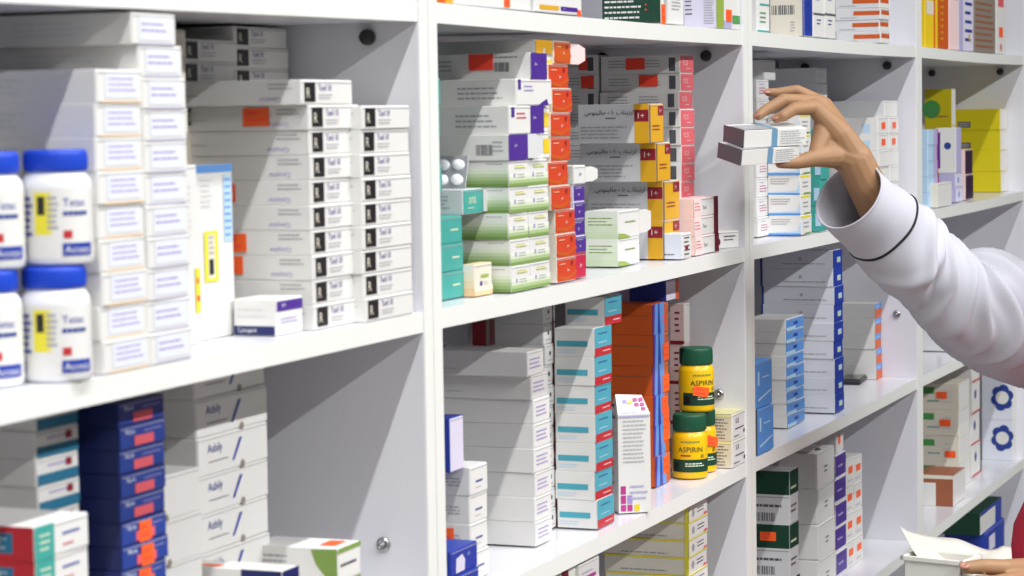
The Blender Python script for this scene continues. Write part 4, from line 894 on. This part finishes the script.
SP = [D(a, b, c) for a, b, c, r in SPX]; SR = [r*c*KD/FPX for a, b, c, r in SPX]
FOLDS = [(2.7, -.5, .22, .045, 2.2), (3.3, .8, .20, .06, 1.0), (3.85, .7, .15, .075, .5), (4.35, .55, .13, .11, .2), (4.85, .65, .13, .13, .3), (5.4, .6, .16, .17, .1),
         (5.95, .5, .14, .11, -.1), (6.5, .7, .15, .10, -.4), (7.1, .9, .16, .10, -.6)]
def fold(t, th):
    f = 0
    for t0, sl, wd, am, ph in FOLDS:
        x = (t-t0-sl*math.sin(th-ph-1.2))/(wd*.8); s = .6+.4*math.cos(th-ph)
        f += 2.6*am*s*(math.exp(-x*x)-.55*math.exp(-((x-1.7)/1.1)**2))
    e = min(1, t/2.5)
    return f+.025*e*math.sin(3*th+2.1*t+1)+.014*e*math.sin(6*th-4.3*t)
mb = MB(); pts = tube_mesh(mb, SP, SR, coat_m, 18, 120, fold)
slv = child('coat_sleeve', mb)
sm_ = slv.modifiers.new('cloth', 'SOLIDIFY'); sm_.thickness = .0016; sm_.offset = -1
def ring(t0, grow, rad, m, name, parent):
    i = min(range(len(pts)), key=lambda k: abs(pts[k][2]-t0)); q, r, t = pts[i]
    d = (pts[i+1][0]-pts[max(i-1, 0)][0]).normalized(); u = (CU-d*CU.dot(d)).normalized(); s = d.cross(u)
    mb = MB(); n = 96; vs = []
    for k in range(n):
        th = 2*PI*k/n; rr = r*(1+fold(t, th))+grow; o_ = u*math.cos(th)+s*math.sin(th)
        for j in range(8):
            a = 2*PI*j/8; vs.append(q+o_*(rr+rad*math.cos(a))+d*rad*math.sin(a)*1.3)
    mb.add(vs, [(k*8+j, k*8+(j+1) % 8, ((k+1) % n)*8+(j+1) % 8, ((k+1) % n)*8+j) for k in range(n) for j in range(8)], m, True)
    o = obj(name, mb.mesh(name), parent); return o
ring(1.98, .0002, .0013, black_m, 'piping', slv)
ring(.0, .0, .0011, coat_m, 'cuff_hem', slv)
# coat body: a shell open down the front
def loft(mb, rings, m, a0, a1, seg=56):
    vs = []
    for z, c, rx, ry in rings:
        for k in range(seg+1):
            th = a0+(a1-a0)*k/seg; w_ = 1+.025*math.sin(7*th+z*9)*min(1, max(0, (NK.z-.2-z)*3))
            p = c+side*rx*math.cos(th)*w_+face_dir*ry*math.sin(th)*w_; vs.append((p.x, p.y, z))
    n = seg+1
    mb.add(vs, [(i*n+k, i*n+k+1, (i+1)*n+k+1, (i+1)*n+k) for i in range(len(rings)-1) for k in range(seg)], m, True)
def at_h(z, off=0): return Vector((NK.x, NK.y, z))+face_dir*off
zs = NK.z
mb = MB(); loft(mb, [(zs+.02, at_h(zs), .07, .065), (zs-.02, at_h(zs), .15, .092), (zs-.05, at_h(zs), .18, .105), (zs-.10, at_h(zs), .182, .115), (zs-.22, at_h(zs), .168, .122), (zs-.36, at_h(zs), .175, .125), (zs-.55, at_h(zs), .20, .15), (zs-.95, at_h(zs), .235, .18)], coat_m, PI*.5+.42, PI*2+.22)
cb = child('lab_coat', mb); sm_ = cb.modifiers.new('cloth', 'SOLIDIFY'); sm_.thickness = .002; sm_.offset = 1
mb = MB(); loft(mb, [(zs+.035, at_h(zs), .062, .062), (zs-.02, at_h(zs), .115, .078), (zs-.09, at_h(zs), .15, .105), (zs-.2, at_h(zs, .006), .16, .122), (zs-.28, at_h(zs, .018), .192, .15), (zs-.36, at_h(zs, .022), .198, .158), (zs-.46, at_h(zs, .022), .19, .16), (zs-.7, at_h(zs, .01), .19, .155), (zs-1.02, at_h(zs), .2, .165)], red_m, 0, 2*PI)
dr = child('red_dress', mb)
bm = bmesh.new()
ellipsoid(bm, HD+Vector((0, 0, .03))-face_dir*.018, (.085, .092, .108), ax); ellipsoid(bm, HD-face_dir*.03-Vector((0, 0, .06)), (.082, .07, .09), ax)
mb = MB(); mb.bm(bm, hair_m, None, True); bm.free(); child('head_covering', mb)
mbl = MB(); tube_mesh(mbl, [SL+side*.05+Vector((0, 0, .015)), SL.lerp(EL2, .15), SL.lerp(EL2, .6), EL2, EL2.lerp(WR2, .5)], [.05, .07, .056, .052, .045], coat_m, 8, 40, lambda t, th: .05*math.sin(5*t+2*th))
sl2 = child('coat_sleeve', mbl)
for s in (1, -1):
    hp = HIP+side*.085*s; kn = hp+Vector((0, 0, -.40))+face_dir*.02; an = Vector((kn.x, kn.y, FLOOR+.075))-face_dir*.03
    mb = MB(); tube_mesh(mb, [hp+Vector((0, 0, -.05)), kn, an], [.095, .07, .062], trouser_m, 8, 32); child('trouser_leg', mb)
    bm = bmesh.new(); capsule(bm, an-Vector((0, 0, .022))-face_dir*.01, an+face_dir*.14-Vector((0, 0, .036)), .042, .035)
    mb = MB(); mb.bm(bm, shoe_m, None, True); bm.free(); child('shoe', mb)

# --- prescription paper and the small white basket under it
TOPE = [(899.9, 527, 2.78), (911, 532, 2.80), (936, 537, 2.81), (957, 539, 2.81), (974, 545.5, 2.815), (986, 549.5, 2.82), (995.5, 549, 2.825), (1003, 546, 2.83), (1011, 547, 2.835)]
BOTE = [(911, 548, 2.753), (922, 562, 2.738), (938, 570, 2.733), (952, 576, 2.723), (966, 580, 2.718), (980, 580, 2.718), (992, 578, 2.723), (1003, 572, 2.738), (1013, 563, 2.758)]
mb = MB(); paper_m = material('paper', '#c8c5bc', rough=.75, noise=.02, scale=60)
nr = 8; vs = []
tp = catmull([D(*p) for p in TOPE], [0]*len(TOPE), 4); bp_ = catmull([D(*p) for p in BOTE], [0]*len(BOTE), 4)
c0 = D(950, 560, 2.83)
for i in range(len(tp)):
    for j in range(nr+1):
        t = j/nr; vs.append(tp[i][0].lerp(bp_[i][0], t)+CU*.004*math.sin(t*PI)*math.sin(i*.35)-c0)
mb.add(vs, [(i*(nr+1)+j, (i+1)*(nr+1)+j, (i+1)*(nr+1)+j+1, i*(nr+1)+j+1) for i in range(len(tp)-1) for j in range(nr)], paper_m, True)
pp = obj('prescription_paper', mb.mesh('paper'), loc=c0); pp.modifiers.new('t', 'SOLIDIFY').thickness = .0004
tag(pp, 'curled sheet of white paper held in the left hand at the bottom right', 'paper')
b0 = D(904, 556, 2.745); b1 = D(962, 576.5, 2.705)
axx = (b1-b0); axx.z = 0; Lb = axx.length; axx.normalize(); ayy = Vector((-axx.y, axx.x, 0))
if ayy.dot(CF) < 0: ayy = -ayy
basket_m = material('white_basket_plastic', '#e4e2da', rough=.4, noise=.02)
mb = MB(); Lb = .064; Wb = .042; Hb = .075; th = .002
def bx(a, b, bev=.0008): mb.box(a, b, basket_m, bev)
bx((0, 0, -Hb), (Lb, th, 0)); bx((0, Wb-th, -Hb), (Lb, Wb, 0)); bx((0, 0, -Hb), (th, Wb, 0)); bx((Lb-th, 0, -Hb), (Lb, Wb, 0)); bx((0, 0, -Hb), (Lb, Wb, -Hb+th))
bk = obj('basket', mb.mesh('basket'))
mb = MB()
for a, b in (((-.003, -.003, -.004), (Lb+.003, .001, .001)), ((-.003, Wb-.001, -.004), (Lb+.003, Wb+.003, .001)), ((-.003, -.003, -.004), (.001, Wb+.003, .001)), ((Lb-.001, -.003, -.004), (Lb+.003, Wb+.003, .001))): mb.box(a, b, basket_m, .0008)
obj('rim', mb.mesh('rim'), bk)
Mb = Matrix((axx, ayy, axx.cross(ayy) if axx.cross(ayy).z > 0 else -axx.cross(ayy))).transposed().to_4x4(); Mb.translation = b0
bk.matrix_world = Mb
tag(bk, 'small white open basket under the curled paper', 'basket')
